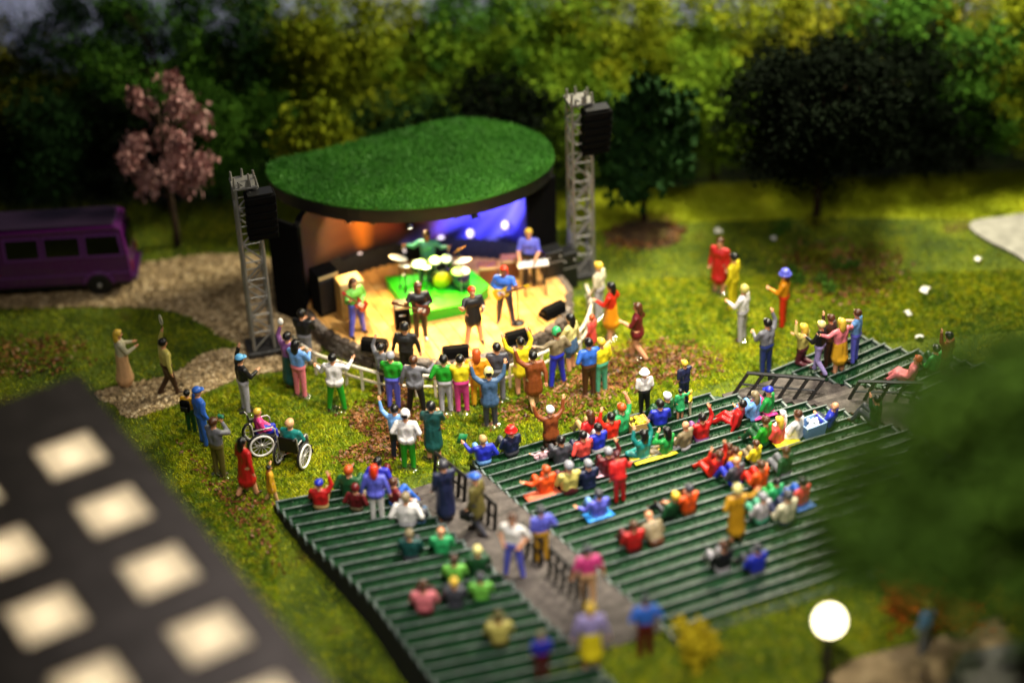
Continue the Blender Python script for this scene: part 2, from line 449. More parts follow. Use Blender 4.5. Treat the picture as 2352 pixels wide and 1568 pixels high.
for nm, ((O, r, bb), lb, rb, nr) in BLOCKS.items():
    root = empty('seating_terrace', (O[0], O[1], 0)); tag(root, blabel[nm], 'terrace', 'seating terraces facing the stage')
    pts = []
    for i in range(nr):
        w0, w1 = i * RD, (i + 1) * RD
        zt = 0.3 + KB * w0 - 0.10
        q = [r * bnd(lb, w0) + bb * w0, r * bnd(rb, w0) + bb * w0, r * bnd(rb, w1) + bb * w1, r * bnd(lb, w1) + bb * w1]
        poly = [(p[0], p[1]) for p in q]
        if area(poly) < 0: poly = poly[::-1]
        sb = MB(); sb.prism(poly, 0.0, zt)
        # raised grey edge board along the stage side, returning a little at both ends
        e = 0.04; b = MB()
        def P2(u, w): p = r * u + bb * w; return (p[0], p[1])
        uL, uR = bnd(lb, w0), bnd(rb, w0)
        m = max(4, int((uR - uL) / 0.9)); zs = zt + 0.10
        wob = [random.uniform(-.012, .012) for _ in range(m + 1)]
        pl = [P2(uL + (uR - uL) * k / m, w0 + .003 + wob[k]) for k in range(m + 1)] + [P2(uL + (uR - uL) * k / m, w0 + e + wob[k]) for k in range(m, -1, -1)]
        if area(pl) < 0: pl = pl[::-1]
        sb.prism(pl, zt - .02, zs - .022); st = sb.build('terrace_step', tm_step, root); b.prism(pl, zs - .0215, zs)
        for uu, sg in ((uL, 1), (uR, -1)):
            pl = [P2(uu, w0 + e), P2(uu + sg * .05, w0 + e), P2(uu + sg * .05, w0 + RD * .72), P2(uu, w0 + RD * .72)]
            if area(pl) < 0: pl = pl[::-1]
            b.prism(pl, zt - .05, zs - .03)
        b.build('edge_board', tm_edge, st)
        k = int((uR - uL) * (RD - e) * 520)
        uu = uL + .06 + RNG.random(k) * (uR - uL - .12); ww = w0 + e + RNG.random(k) * (RD - e)
        pts.append(r[None] * uu[:, None] + bb[None] * ww[:, None] + np.array([0, 0, zt])[None])
    P = np.vstack(pts)
    o = tri_blades('turf_flock', P, 0.02, 0.07, 0.026, FLOCK, root, 1.2); tag(o, kind='stuff')
    # side skirt below the outermost step ends, blackened to paint in its shade
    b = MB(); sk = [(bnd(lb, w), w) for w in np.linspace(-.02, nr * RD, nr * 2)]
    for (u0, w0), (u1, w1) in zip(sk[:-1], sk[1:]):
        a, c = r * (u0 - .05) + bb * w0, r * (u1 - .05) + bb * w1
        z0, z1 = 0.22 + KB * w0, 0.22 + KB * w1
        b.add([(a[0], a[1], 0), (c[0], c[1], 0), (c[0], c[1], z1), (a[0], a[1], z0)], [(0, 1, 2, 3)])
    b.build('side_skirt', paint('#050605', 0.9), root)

# wooden aisles between the terraces
def aisle(label, ref, uLf, uRf, w0, w1, step, dz):
    (O, r, bb), *_ = BLOCKS[ref]
    root = empty('wooden_aisle', (O[0], O[1], 0)); tag(root, label, 'aisle', 'plank aisles between the terraces')
    w = w0; i = 0
    while w < w1:
        a0, a1 = uLf(w), uRf(w)
        if a1 - a0 > 0.08:
            poly = [tuple((r * u + bb * ww)[:2]) for u, ww in ((a0, w), (a1, w), (a1, w + step - .022), (a0, w + step - .022))]
            if area(poly) < 0: poly = poly[::-1]
            z = 0.3 + KB * max(w, -.1) + dz + random.uniform(-.006, .006)
            b = MB(); b.prism(poly, z - .05, z); b.build('plank', random.choice((tm_plank, tm_plank, tm_plank2)), root)
        w += step; i += 1
    return root
mO, mr, mb = BLOCKS['middle'][0]
def edge_in_middle(block, side):
    (O, r, bb), lb, rb, nr = BLOCKS[block]; l = lb if side == 0 else rb; out = []
    for w in np.linspace(0, nr * RD, 14):
        p = O + r * bnd(l, w) + bb * w - mO; out.append((p @ mb, p @ mr))
    return sorted(out)
le = edge_in_middle('left', 1); re_ = edge_in_middle('right', 0)
aisle('grey plank aisle stepping up between the left and middle terraces', 'middle', lambda w: bnd(le, w) - .02, lambda w: bnd(BLOCKS['middle'][1], w) - .01, 0.35, 7.9, 0.19, -.06)
aisle('grey plank ramp under the leaning railing at the right aisle', 'middle', lambda w: bnd(BLOCKS['middle'][2], w) + .01, lambda w: bnd(re_, w) - .02, 0.15, 3.6, 0.19, -.05)

# grass fibres over the lawn, gravel stones, leaf litter
view = pxpoly([(-60, 470), (2420, 440), (2420, 1620), (-60, 1620)])
lawnc = pxpoly([(330, 940), (640, 860), (1500, 640), (2352, 620), (2352, 760), (1900, 800), (1100, 1060), (640, 1160), (640, 1568), (500, 1300)])
P = np.vstack([sample_poly(view, 170000), sample_poly(lawnc, 150000)])
blk = np.zeros(len(P), bool)
for pl in (pathA, stage_poly, pale, tanpath, greyroad): blk |= inpoly(P, pl)
for nm, ((O, r, bb), lb, rb, nr) in BLOCKS.items():
    d = P - O[:2]; u = d @ r[:2]; w = d @ bb[:2]
    blk |= (w > 0) & (w < nr * RD) & (u > np.interp(w, [a for a, _ in lb], [c for _, c in lb])) & (u < np.interp(w, [a for a, _ in rb], [c for _, c in rb]))
inm = inpoly(P, meadow)
P3 = np.hstack([P, np.zeros((len(P), 1))])
onb = inpoly(P, bank); blk |= onb
Pb = sample_poly([p for p in bank[:8]] + pxpoly([(2460, 1700), (1200, 1700)], BZ), 45000); Pb = Pb[~(inpoly(Pb, tanpath) | inpoly(Pb, greyroad))]
P3 = np.vstack([P3[~blk & ~inm], np.hstack([Pb, np.full((len(Pb), 1), BZ)])])
tag(tri_blades('lawn_grass', P3, 0.03, 0.095, 0.026, GRASS, None, 1.3), 'short yellow green grass fibres covering the lawn', 'grass', kind='stuff')
tag(tri_blades('meadow_grass', np.hstack([sample_poly(meadow, 30000), np.full((30000, 1), .012)]), 0.04, 0.12, 0.04, MEADOW, None, 1.0), 'bright yellow green meadow grass behind the trees', 'grass', kind='stuff')

def stones(name, P, s0, s1, mat):
    n = len(P); s = s0 + (s1 - s0) * RNG.random(n) ** 2
    base = np.array([(1, 0, 0), (0, 1, 0), (-1, 0, 0), (0, -1, 0), (0, 0, 1), (0, 0, -1)], float)
    tri = [(0, 1, 4), (1, 2, 4), (2, 3, 4), (3, 0, 4), (1, 0, 5), (2, 1, 5), (3, 2, 5), (0, 3, 5)]
    a = RNG.random(n) * 6.283; c, sn = np.cos(a), np.sin(a)
    J = base[None] * (0.65 + 0.7 * RNG.random((n, 6, 3))) * s[:, None, None]; J[:, :, 2] *= 0.7
    J += RNG.normal(size=(n, 6, 3)) * s[:, None, None] * .18
    x = J[:, :, 0] * c[:, None] - J[:, :, 1] * sn[:, None]; y = J[:, :, 0] * sn[:, None] + J[:, :, 1] * c[:, None]
    J[:, :, 0], J[:, :, 1] = x, y
    J += P[:, None, :]
    return tri_mesh(name, J[:, np.array(tri).ravel()].reshape(-1, 3), 3, mat)
G = sample_poly(pathA, 16000); G = G[(G[:, 0] > -14)]
tag(stones('gravel', np.hstack([G, np.full((len(G), 1), .02)]), .025, .075, GRAVEL), 'loose tan and brown gravel stones along the path', 'gravel', kind='stuff')

lit = []
for poly, n in (([(790, 965), (850, 925), (930, 945), (1000, 950), (985, 1010), (900, 1060), (800, 1062), (780, 1040), (850, 1010)], 1900),
                ([(860, 900), (930, 880), (960, 950), (900, 950)], 500),
                ([(1150, 930), (1260, 905), (1290, 870), (1400, 840), (1420, 900), (1330, 960), (1230, 965), (1150, 980)], 1100),
                ([(1340, 860), (1420, 800), (1560, 790), (1650, 830), (1600, 870), (1500, 880), (1400, 905)], 1700),
                ([(1790, 600), (1850, 560), (1960, 560), (2060, 590), (2060, 660), (1950, 700), (1830, 680)], 1100),
                ([(-50, 800), (100, 770), (200, 800), (170, 850), (20, 870), (-50, 870)], 600),
                ([(1400, 540), (1470, 500), (1560, 515), (1540, 560), (1420, 575)], 900),
                ([(640, 1180), (560, 1120), (420, 1030), (480, 1120), (560, 1230), (640, 1300)], 420)):
    pl = smooth_closed(pxpoly(poly), 3); q = sample_poly(pl, n)
    c = np.array(pl).mean(0); q = c + (q - c) * (0.75 + 0.5 * RNG.random((n, 1)))
    lit.append(q)
q = np.vstack(lit); q = q[~inpoly(q, stage_poly)]
for nm in ('left', 'middle'):
    (O, r, bb), *_ = BLOCKS[nm]; d = q - O[:2]; q = q[~((d @ bb[:2] > -.05) & (d @ r[:2] > -.1))]
V = quads_random(np.hstack([q, (.03 + .05 * RNG.random((len(q), 1)))]), .03, .075, 0.5)
tag(tri_mesh('leaf_litter', V, 4, LEAFLIT), 'brown dry leaves scattered in patches on the lawn', 'leaves', kind='stuff')

# ------------------------------------------------------------------ stage
stage = empty('concert_stage', (-1.9, 1.4, 0)); tag(stage, 'round open air stage with stone front, plank floor and grass roof', 'stage')
SO = Vector((-1.9, 1.4, 0))
def sbuild(mb, name, mat, parent=None, smooth=False):
    o = mb.build(name, mat, parent or stage, smooth)
    if parent is None or parent == stage: o.location = -SO
    return o
b = MB(); b.prism([(p[0] * .985 - .028, p[1] * .985 + .02) for p in stage_poly], 0.0, SZ - .045); sbuild(b, 'floor_core', paint('#3a3027', 0.8))
# planks run front to back along the depth of the stage, clipped to the outline
phi = math.radians(24); pd = np.array([math.sin(phi), -math.cos(phi)]); pn = np.array([math.cos(phi), math.sin(phi)])
floor_m = multi('stage_plank', [(0.25, '#a87638'), (0.5, '#c8944e'), (0.75, '#dcb06a')], 2.4, rough=0.5, bump=0.25, bscale=22)
sp = np.array(stage_poly); tn = sp @ pn; td = sp @ pd
wd = 0.34; k0 = math.floor(tn.min() / wd)
def clip_half(poly, nrm, c):
    out = []
    for i in range(len(poly)):
        a, d = poly[i], poly[(i + 1) % len(poly)]; sa, sd = a @ nrm - c, d @ nrm - c
        if sa >= 0: out.append(a)
        if sa * sd < 0: out.append(a + (d - a) * (sa / (sa - sd)))
    return out
k = k0
while k * wd < tn.max():
    poly = [np.array(p) for p in stage_poly]
    poly = clip_half(poly, pn, k * wd + .008)
    if poly: poly = clip_half(poly, -pn, -((k + 1) * wd - .008))
    if len(poly) >= 3:
        b = MB(); pl = [tuple(p) for p in poly]
        b.prism(pl if area(pl) > 0 else pl[::-1], SZ - .04, SZ + random.uniform(-.003, .003))
        sbuild(b, 'floor_plank', floor_m)
    k += 1
# dry stone front: single stones in courses
stone_m = [multi('dry_stone_%s' % s, [(0.25, a), (0.5, c), (0.8, d)], 5, rough=0.8, bump=0.6, bscale=16) for s, a, c, d in
           (('brown', '#3a312a', '#62554a', '#857565'), ('grey', '#48423d', '#736a62', '#a0968b'), ('dark', '#2a231e', '#4a4037', '#6a5e52'))]
stone_meshes = []
for kk in range(9):
    b = MB(); b.box((0, 0, 0), (1, 1, 1), bev=0.16)
    b.v = [(x + random.uniform(-.07, .07), y + random.uniform(-.08, .08), z + random.uniform(-.07, .07)) for x, y, z in b.v]
    stone_meshes.append(b.mesh('stone', stone_m[kk % 3]))
fs = np.array([p for p in front_s]); seg = np.linalg.norm(np.diff(fs, axis=0), axis=1); cum = np.concatenate([[0], np.cumsum(seg)])
def along(s):
    s = max(0, min(cum[-1] - 1e-4, s)); i = int(np.searchsorted(cum, s, 'right') - 1); f = (s - cum[i]) / seg[i]
    d = (fs[i + 1] - fs[i]) / seg[i]; return fs[i] + d * seg[i] * f, d
for c in range(5):
    s = random.uniform(0, .2); ch = SZ / 4.7
    while s < cum[-1] - .05:
        L = random.uniform(.2, .46); p, d = along(s + L / 2); nrm = np.array([d[1], -d[0]])
        o = link('stone', stone_meshes[random.randrange(9)], stage)
        o.location = (p[0] + nrm[0] * (.02 + random.uniform(-.02, .03)) - SO[0], p[1] + nrm[1] * (.02 + random.uniform(-.02, .03)) - SO[1], ch * (c + .5) * .97)
        o.scale = (L * .97, .2, ch * random.uniform(.88, 1.02)); o.rotation_euler = (random.uniform(-.05, .05), random.uniform(-.05, .05), math.atan2(d[1], d[0]))
        s += L
# back wall with its printed picture of a light show
wl = smooth_open(wall_plan, 8); WT = ROOFZ - .43
me = bpy.data.meshes.new('backdrop'); vs = []; fsx = []; uv = []
for i, p in enumerate(wl): vs += [(p[0], p[1], SZ), (p[0], p[1], WT)]
for i in range(len(wl) - 1): fsx.append((2 * i, 2 * i + 2, 2 * i + 3, 2 * i + 1))
me.from_pydata(vs, [], fsx); ul = me.uv_layers.new(name='print')
for f in me.polygons:
    for li, vi in zip(f.loop_indices, f.vertices): ul.data[li].uv = ((vi // 2) / (len(wl) - 1), vi % 2)
t = NT('printed_backdrop'); uvn = t.n('ShaderNodeUVMap'); uvn.uv_map = 'print'
sx = t.n('ShaderNodeSeparateXYZ'); t.t.links.new(uvn.outputs[0], sx.inputs[0]); U_, V_ = sx.outputs[0], sx.outputs[1]
_W = np.array([[p[0], p[1]] for p in wl])
def wall_hit(u, v):
    """(U, V) on the print and the 3D point where the view through (u, v) meets the back wall"""
    best = None
    for i in range(len(_W) - 1):
        for f in np.linspace(0, 1, 9):
            q = _W[i] + (_W[i + 1] - _W[i]) * f; dy = q[1] - CAM[1]; d = ray(u, v); t_ = dy / d[1]; P = CAM + d * t_
            e = abs(P[0] - q[0])
            if q[1] > 1.6 and (best is None or e < best[0]): best = (e, (i + f) / (len(_W) - 1), (P[2] - SZ) / (WT - SZ), P)
    return best[1], best[2], best[3]
base = t.ramp(U_, [(0.0, lin('#3a2c22')), (0.2, lin('#6a4a30')), (0.34, lin('#8a4a1c')), (0.46, lin('#7a2a10')), (0.56, lin('#3a1430')), (0.66, lin('#1c1880')), (0.85, lin('#2020b8')), (1.0, lin('#08082a'))])
nz = t.noise(uvn.outputs[0], 5, 4)
base = t.mix(t.math('MULTIPLY', nz, .5), base, lin('#1a100a'))
base = t.mix(t.math('MULTIPLY_ADD', V_, -5.0, 1.9, clamp=True), base, lin('#030304'))
def beam(px0, px1, w0, w1, col, k, base):
    (u0, v0, _), (u1, v1, _) = wall_hit(*px0), wall_hit(*px1)
    dv = t.math('SUBTRACT', V_, v0); sl = (u1 - u0) / (v1 - v0)
    ce = t.math('MULTIPLY_ADD', dv, sl, u0)
    d = t.math('ABSOLUTE', t.math('SUBTRACT', U_, ce))
    ww = t.math('MAXIMUM', t.math('MULTIPLY_ADD', dv, (w1 - w0) / (v1 - v0), w0), .003)
    f = t.math('SUBTRACT', 1.0, t.math('DIVIDE', d, ww), clamp=True)
    f = t.math('MULTIPLY', f, t.math('MULTIPLY', dv, 14.0, clamp=True)); f = t.math('MULTIPLY', f, k)
    return t.mix(f, base, lin(col), 'ADD')
for a in (((838, 575), (826, 495), .03, .05, '#c07010', 1.0), ((905, 592), (1060, 492), .05, .10, '#8078ff', 1.0), ((1000, 560), (990, 492), .04, .06, '#a04a0c', .7), ((1070, 560), (1150, 478), .05, .09, '#6a66ff', 1.0), ((1150, 545), (1200, 468), .04, .08, '#7a78ff', 1.0), ((1110, 570), (1180, 480), .03, .04, '#a8a8ff', .5)):
    base = beam(*a, base)
t.put(t.b.inputs['Base Color'], base); t.b.inputs['Roughness'].default_value = 0.75
me.materials.append(t.m)
bd = link('backdrop', me, stage, True); bd.location = -SO
tag(bd, 'printed backdrop of orange and blue light beams')
b = MB(); nw = len(wl); outer = []
for i, p in enumerate(wl):
    a = wl[min(i + 1, nw - 1)] - wl[max(i - 1, 0)]; a = a / np.linalg.norm(a); nn = np.array([-a[1], a[0]])
    outer.append(p + nn * .16)
    wl[i] = p + nn * .012
poly = [tuple(p) for p in wl] + [tuple(p) for p in outer[::-1]]
b.prism(poly if area(poly) > 0 else poly[::-1], 0.0, WT); sbuild(b, 'rear_wall', BLACKM)
# dark wing panels at both ends
for (x0, y0), (x1, y1) in (((-5.12, 1.12), (-5.95, 1.75)), ((0.5, 2.72), (1.25, 3.2))):
    b = MB(); d = Vector((x1 - x0, y1 - y0, 0)); b.box(((x0 + x1) / 2, (y0 + y1) / 2, WT / 2), (d.length, .12, WT), Matrix.Rotation(math.atan2(d.y, d.x), 3, 'Z'), .02)
    sbuild(b, 'wing_panel', BLACKM)
# low black drape, added to hide and darken the foot of the back wall
b = MB(); dr = [np.array(p) for p in smooth_open([(-5.0, 1.35), (-4.6, 1.95), (-3.95, 2.55), (-3.0, 3.0), (-1.95, 3.2), (-0.9, 3.15), (0.0, 2.9), (0.38, 2.6)], 10)]
vs = []
for i, p in enumerate(dr):
    a = dr[min(i + 1, len(dr) - 1)] - dr[max(i - 1, 0)]; a /= np.linalg.norm(a); nn = np.array([-a[1], a[0]]); q = p + nn * .035 * (1 if i % 2 else -1)
    hh = .75 if i < 16 else .55
    vs += [(q[0], q[1], SZ), (q[0], q[1], SZ + hh), (q[0] + nn[0] * .02, q[1] + nn[1] * .02, SZ + hh), (q[0] + nn[0] * .02, q[1] + nn[1] * .02, SZ)]
b.add(vs, [f for i in range(len(dr) - 1) for f in ((4 * i, 4 * i + 4, 4 * i + 5, 4 * i + 1), (4 * i + 1, 4 * i + 5, 4 * i + 6, 4 * i + 2), (4 * i + 2, 4 * i + 6, 4 * i + 7, 4 * i + 3))])
sbuild(b, 'darkening_drape', paint('#060606', .9, bump=.3), None, True)
# roof
b = MB(); b.prism(roof_poly, ROOFZ - .05, ROOFZ); rf = sbuild(b, 'roof', multi('roof_turf', [(0.25, '#1f4a0e'), (0.55, '#2f6a16'), (0.8, '#3f7f1e')], 3, rough=0.9, bump=0.8, bscale=25, bdist=.05))
rc = np.array(roof_poly).mean(0)
inner = [tuple(rc + (np.array(p) - rc) * .985) for p in roof_poly]
b = MB(); b.prism(inner, ROOFZ - .42, ROOFZ - .052); o = sbuild(b, 'fascia', BLACK, rf)
P = sample_poly(roof_poly, 46000); o = tri_blades('roof_grass', np.hstack([P, np.full((len(P), 1), ROOFZ)]), .03, .085, .022, ROOFTURF, rf, 1.2); tag(o, kind='stuff')
# ------------------------------------------------------------------ stage lamps (they hang under the roof and stand on the floor)
def stage_lamp(loc, target, label, energy, color, angle, size=.05, lens='#fff2d8'):
    """small can lamp: housing, yoke, glowing lens and its light"""
    d = (Vector(target) - Vector(loc)).normalized(); q = d.to_track_quat('Z', 'Y'); R = q.to_matrix()
    root = empty('stage_lamp', loc); tag(root, label, 'lamp', 'stage lamps')
    b = MB(); b.lathe([(.05, -.14), (.075, -.12), (.09, .02), (.1, .06), (.085, .06), (.08, .03)], 12, rot=R); b.build('housing', BLACK, root, True)
    b = MB(); b.lathe([(.0, .04), (.078, .042), (.07, .05), (.0, .055)], 12, rot=R); b.build('lens', emit('lens_' + lens[1:], lens, 6.0), root, True)
    b = MB(); b.box((.11, 0, 0), (.015, .03, .2)); b.box((-.11, 0, 0), (.015, .03, .2)); b.box((0, 0, .1), (.235, .03, .015)); b.build('yoke', BLACKM, root)
    o = lamp('lamp_light', 'SPOT', Vector(loc) + d * .07, target, energy, color, size, angle, .6); o.parent = root; o.matrix_parent_inverse = Matrix.Translation(-Vector(loc))
    return root
RZ = ROOFZ - .56
stage_lamp((-3.9, 1.55, RZ), (-3.0, .1, SZ), 'can lamp under the roof edge above the red guitar player', 800, (1, .66, .26), 84)
stage_lamp((-2.4, 1.15, RZ), (-1.8, -.6, SZ), 'can lamp under the middle of the front roof edge', 1500, (1, .69, .28), 84)
stage_lamp((-.8, 1.5, RZ), (-.3, .3, SZ), 'can lamp under the roof edge above the yellow guitar player', 950, (1, .66, .26), 84)
stage_lamp((-3.3, 1.5, RZ), (-4.0, 2.9, 1.5), 'orange can lamp turned to the left of the backdrop', 230, (1, .66, .34), 85, lens='#ffb060')
stage_lamp((-1.3, 1.6, RZ), (-.5, 3.3, 1.7), 'blue can lamp turned to the right of the backdrop', 620, (.32, .3, 1), 85, lens='#8890ff')
stage_lamp((-2.5, 1.75, RZ), (-1.55, .85, SZ), 'green can lamp straight above the drum riser', 1900, (.55, 1, .06), 46, lens='#a0ff90')
stage_lamp((-2.6, 2.5, RZ), (-1.95, 1.7, 1.2), 'added fill lamp behind the drummer brightening the drums', 420, (1, .8, .5), 60)  # extra lamp added to brighten the dark drummer and drums
# lamps printed bright on the backdrop stand in front of it on short poles
for (u, v, hh, lab) in ((828, 590, 1.5, 'small white lamp on a pole left of the drums by the tan amplifier'), (930, 572, 1.7, 'small white lamp on a pole just left of the drummer'),
                        (1013, 550, 1.85, 'small white lamp on a pole right behind the drummer'), (1080, 536, 2.0, 'small white lamp on a pole before the blue beams'), (1160, 517, 2.2, 'small white lamp on a pole at the right end of the backdrop')):
    P = wall_hit(u, v)[2]; P = P - ray(u, v) * .22; hh = P[2]; root = empty('pole_lamp', (P[0], P[1], SZ)); tag(root, lab, 'lamp', 'small lamps before the backdrop')
    MB().tube((0, 0, 0), (0, 0, hh - SZ - .06), .018, .014, 6).build('pole', BLACK, root)
    MB().lathe([(.12, 0), (.12, .02), (.03, .03), (.03, .05)], 10).build('foot', BLACK, root)
    b = MB(); b.ball((0, 0, hh - SZ), (.10, .10, .12), 12, 8); b.build('bulb', emit('bulb_white', '#fff0ee', 1.1), root, True)

# ------------------------------------------------------------------ trees
BARK = multi('bark', [(0.3, '#1c130c'), (0.6, '#3a2a1c'), (0.8, '#4d3a28')], 6, rough=0.9, bump=0.7)
def leafmat(name, stops, rough=.8, spec=.1): return multi('leaf_' + name, stops, 1.7, rough=rough, bump=0, detail=3, spec=spec, second=(11, [(0.3, stops[0][1]), (0.7, stops[-1][1])]))
LM = dict(yellow=leafmat('yellow', [(0.25, '#2a3e08'), (0.5, '#5e7410'), (0.75, '#989a18')]),
          lime=leafmat('lime', [(0.25, '#20400a'), (0.5, '#4a7216'), (0.75, '#849a20')]),
          green=leafmat('green', [(0.25, '#16330d'), (0.5, '#2f5a18'), (0.75, '#557f24')]),
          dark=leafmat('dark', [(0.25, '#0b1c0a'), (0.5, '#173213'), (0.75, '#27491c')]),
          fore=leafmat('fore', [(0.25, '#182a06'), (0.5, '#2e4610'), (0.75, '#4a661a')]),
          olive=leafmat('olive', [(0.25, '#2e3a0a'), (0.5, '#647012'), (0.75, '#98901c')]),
          black=leafmat('black', [(0.25, '#030603'), (0.5, '#060c05'), (0.75, '#0c1608')], .95, .05),  # near black leaves: deep shade of the wood put into the colour
          pink=leafmat('pink', [(0.25, '#5e3230'), (0.5, '#a87270'), (0.75, '#dcb4b0')]),
          orange=leafmat('orange', [(0.25, '#7a2a0c'), (0.5, '#b84a14'), (0.75, '#d8701c')]),
          gold=leafmat('gold', [(0.25, '#8a7a10'), (0.5, '#c0a818'), (0.75, '#e0cc30')]))
def crown_points(nc, per, spread, shape, cut=-.75, seed=0):
    """leaf centres clumped through a unit crown (radius 1, height -1..1)"""
    rg = np.random.default_rng(seed); cs = []
    while len(cs) < nc:
        p = rg.uniform(-1, 1, 3); rr = np.linalg.norm(p)
        if rr > 1 or rr < .3 or p[2] < cut: continue
        z = (p[2] + 1) / 2
        if shape == 'cone': lim = 1.02 - .85 * z
        elif shape == 'egg': lim = math.sin(math.pi * min(1, max(0.05, (z * .92 + .08) ** .8)))
        else: lim = 1
        if math.hypot(p[0], p[1]) > lim: continue
        cs.append(p * (1 if rg.random() > .12 else 1.12))
    cs = np.array(cs); sz = .6 + .8 * rg.random(nc)
    P = np.repeat(cs, per, 0) + rg.normal(size=(nc * per, 3)) * (spread * np.repeat(sz, per))[:, None] * np.array([1, 1, .75])
    return P, cs
PROTO = {}
def crown_mesh(key, nc, per, spread, leaf, shape, seed, mat, asp=.65):
    if key in PROTO: return PROTO[key]
    P, cs = crown_points(nc, per, spread, shape, seed=seed)
    V = quads_random(P, leaf * .6, leaf * 1.3, 1.3, asp)
    nv = len(V); me = bpy.data.meshes.new('crown'); me.vertices.add(nv); me.vertices.foreach_set('co', V.astype(np.float32).ravel())
    me.loops.add(nv); me.loops.foreach_set('vertex_index', np.arange(nv, dtype=np.int32))
    me.polygons.add(nv // 4); me.polygons.foreach_set('loop_start', np.arange(0, nv, 4, dtype=np.int32)); me.materials.append(mat)
    me.update(calc_edges=True); PROTO[key] = (me, cs); return PROTO[key]
def tree(label, loc, h, rad, color, shape='round', var=0, trunk=.3, nc=70, per=60, leaf=.085, spread=.14, group=None, name='broadleaf_tree', cat='tree', tr=.09):
    root = empty(name, loc, random.uniform(0, 6.28)); tag(root, label, cat, group)
    me, cs = crown_mesh((color, shape, var, nc, per), nc, per, spread, leaf, shape, 100 + var, LM[color])
    c0 = h * trunk; hc = (h - c0) / 2
    cr = link('crown', me, root); cr.location = (0, 0, c0 + hc); cr.scale = (rad, rad, hc)
    b = MB(); top = c0 + hc * 1.3
    b.path([(0, 0, -.05), (.02, .01, c0 * .6), (-.02, .02, c0 + hc * .5), (.01, 0, top)], [tr * 1.4, tr, tr * .75, tr * .3], 8)
    for k in range(0, min(len(cs), 60), 7):
        e = Vector((cs[k][0] * rad * .85, cs[k][1] * rad * .85, c0 + hc + cs[k][2] * hc * .85)); s0 = Vector((0, 0, max(c0 * .8, min(top * .9, e.z - rad * .5))))
        m = (s0 + e) / 2 + Vector((0, 0, .08 * rad)); b.path([s0, m, e], [tr * .5, tr * .32, tr * .12], 5)
    b.build('trunk', BARK, root, True)
    return root
names = {'yellow': 'yellow green', 'lime': 'lime green', 'green': 'mid green', 'dark': 'dark green', 'olive': 'olive gold', 'black': 'near black shade coloured'}
back = [(-60, 'dark'), (90, 'olive'), (235, 'dark'), (390, 'green'), (545, 'dark'), (690, 'lime'), (840, 'yellow'), (990, 'lime'), (1130, 'green'), (1270, 'lime'), (1410, 'yellow'), (1560, 'lime'), (1720, 'yellow'), (1870, 'olive'), (2030, 'green'), (2190, 'olive'), (2350, 'yellow')]  # dark leaves at the left put the low light there into colour
posw = ['at the far left edge', 'behind the van', 'behind the pink blossom tree', 'right of the pink tree', 'left of the stage', 'behind the left speaker tower', 'above the left of the roof', 'above the middle of the roof', 'above the right of the roof',
        'behind the right roof end', 'behind the right speaker tower', 'behind the dark leafy tree', 'left above the dark shade', 'above the dark shade', 'right above the dark shade', 'above the bright meadow', 'at the far right edge']
for i, (u, cname) in enumerate(back):
    P = gp(u, 345 - (u - 1176) * .03, 0); h = random.uniform(5.0, 5.7) - (1.0 if i in (1, 7, 11) else 0)
    tree('tall %s tree in the back row %s' % (names[cname], posw[i]), (P[0], P[1] + random.uniform(-.4, .8), 0), h, random.uniform(1.75, 2.15), cname, 'round', i % 2, .12, group='back row of the wood', nc=80, per=200, leaf=.03, spread=.15)
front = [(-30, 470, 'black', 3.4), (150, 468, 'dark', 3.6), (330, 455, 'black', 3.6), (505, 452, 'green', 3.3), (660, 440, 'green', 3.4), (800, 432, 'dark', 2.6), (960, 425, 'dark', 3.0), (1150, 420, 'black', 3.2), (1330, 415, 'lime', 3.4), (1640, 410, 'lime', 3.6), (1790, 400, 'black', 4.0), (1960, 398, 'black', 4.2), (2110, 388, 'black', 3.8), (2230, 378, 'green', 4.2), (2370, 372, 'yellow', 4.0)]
pos2 = ['above the van roof', 'above the van rear', 'under the pink blossom tree', 'right beside the pink blossom tree', 'behind the left speaker tower', 'behind the left of the grass roof', 'behind the middle of the grass roof', 'behind the right of the grass roof', 'left of the right speaker tower', 'right of the leafy dark tree',
        'left in the painted shade', 'in the middle of the painted shade', 'right in the painted shade', 'at the right end of the meadow', 'at the right edge of the picture']
for i, (u, v, cname, h) in enumerate(front):
    P = gp(u, v, 0)
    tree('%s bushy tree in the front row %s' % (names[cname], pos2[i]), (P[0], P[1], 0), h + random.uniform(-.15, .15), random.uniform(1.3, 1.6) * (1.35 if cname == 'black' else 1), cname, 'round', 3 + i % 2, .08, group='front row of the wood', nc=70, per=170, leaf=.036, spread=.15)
P = gp(745, 500); tree('yellow green willow like bush left behind the grass roof', (P[0], P[1], 0), 3.9, 1.25, 'yellow', 'egg', 6, .1, nc=75, per=90, leaf=.06)
P = gp(1480, 520); tree('dark leafy tree on a brown mound right of the stage', (P[0], P[1], 0), 4.9, 1.3, 'dark', 'egg', 7, .17, nc=60, per=60, leaf=.1)
P = gp(1873, 512); tree('tree coloured black for shade with bare trunk on the meadow edge', (P[0], P[1], 0), 5.1, 2.0, 'black', 'round', 8, .29, nc=90, per=160, leaf=.036)
P = gp(408, 565); tree('pink blossom tree standing behind the purple van', (P[0], P[1], 0), 5.6, 1.42, 'pink', 'egg', 9, .23, nc=19, per=170, leaf=.055, spread=.105)
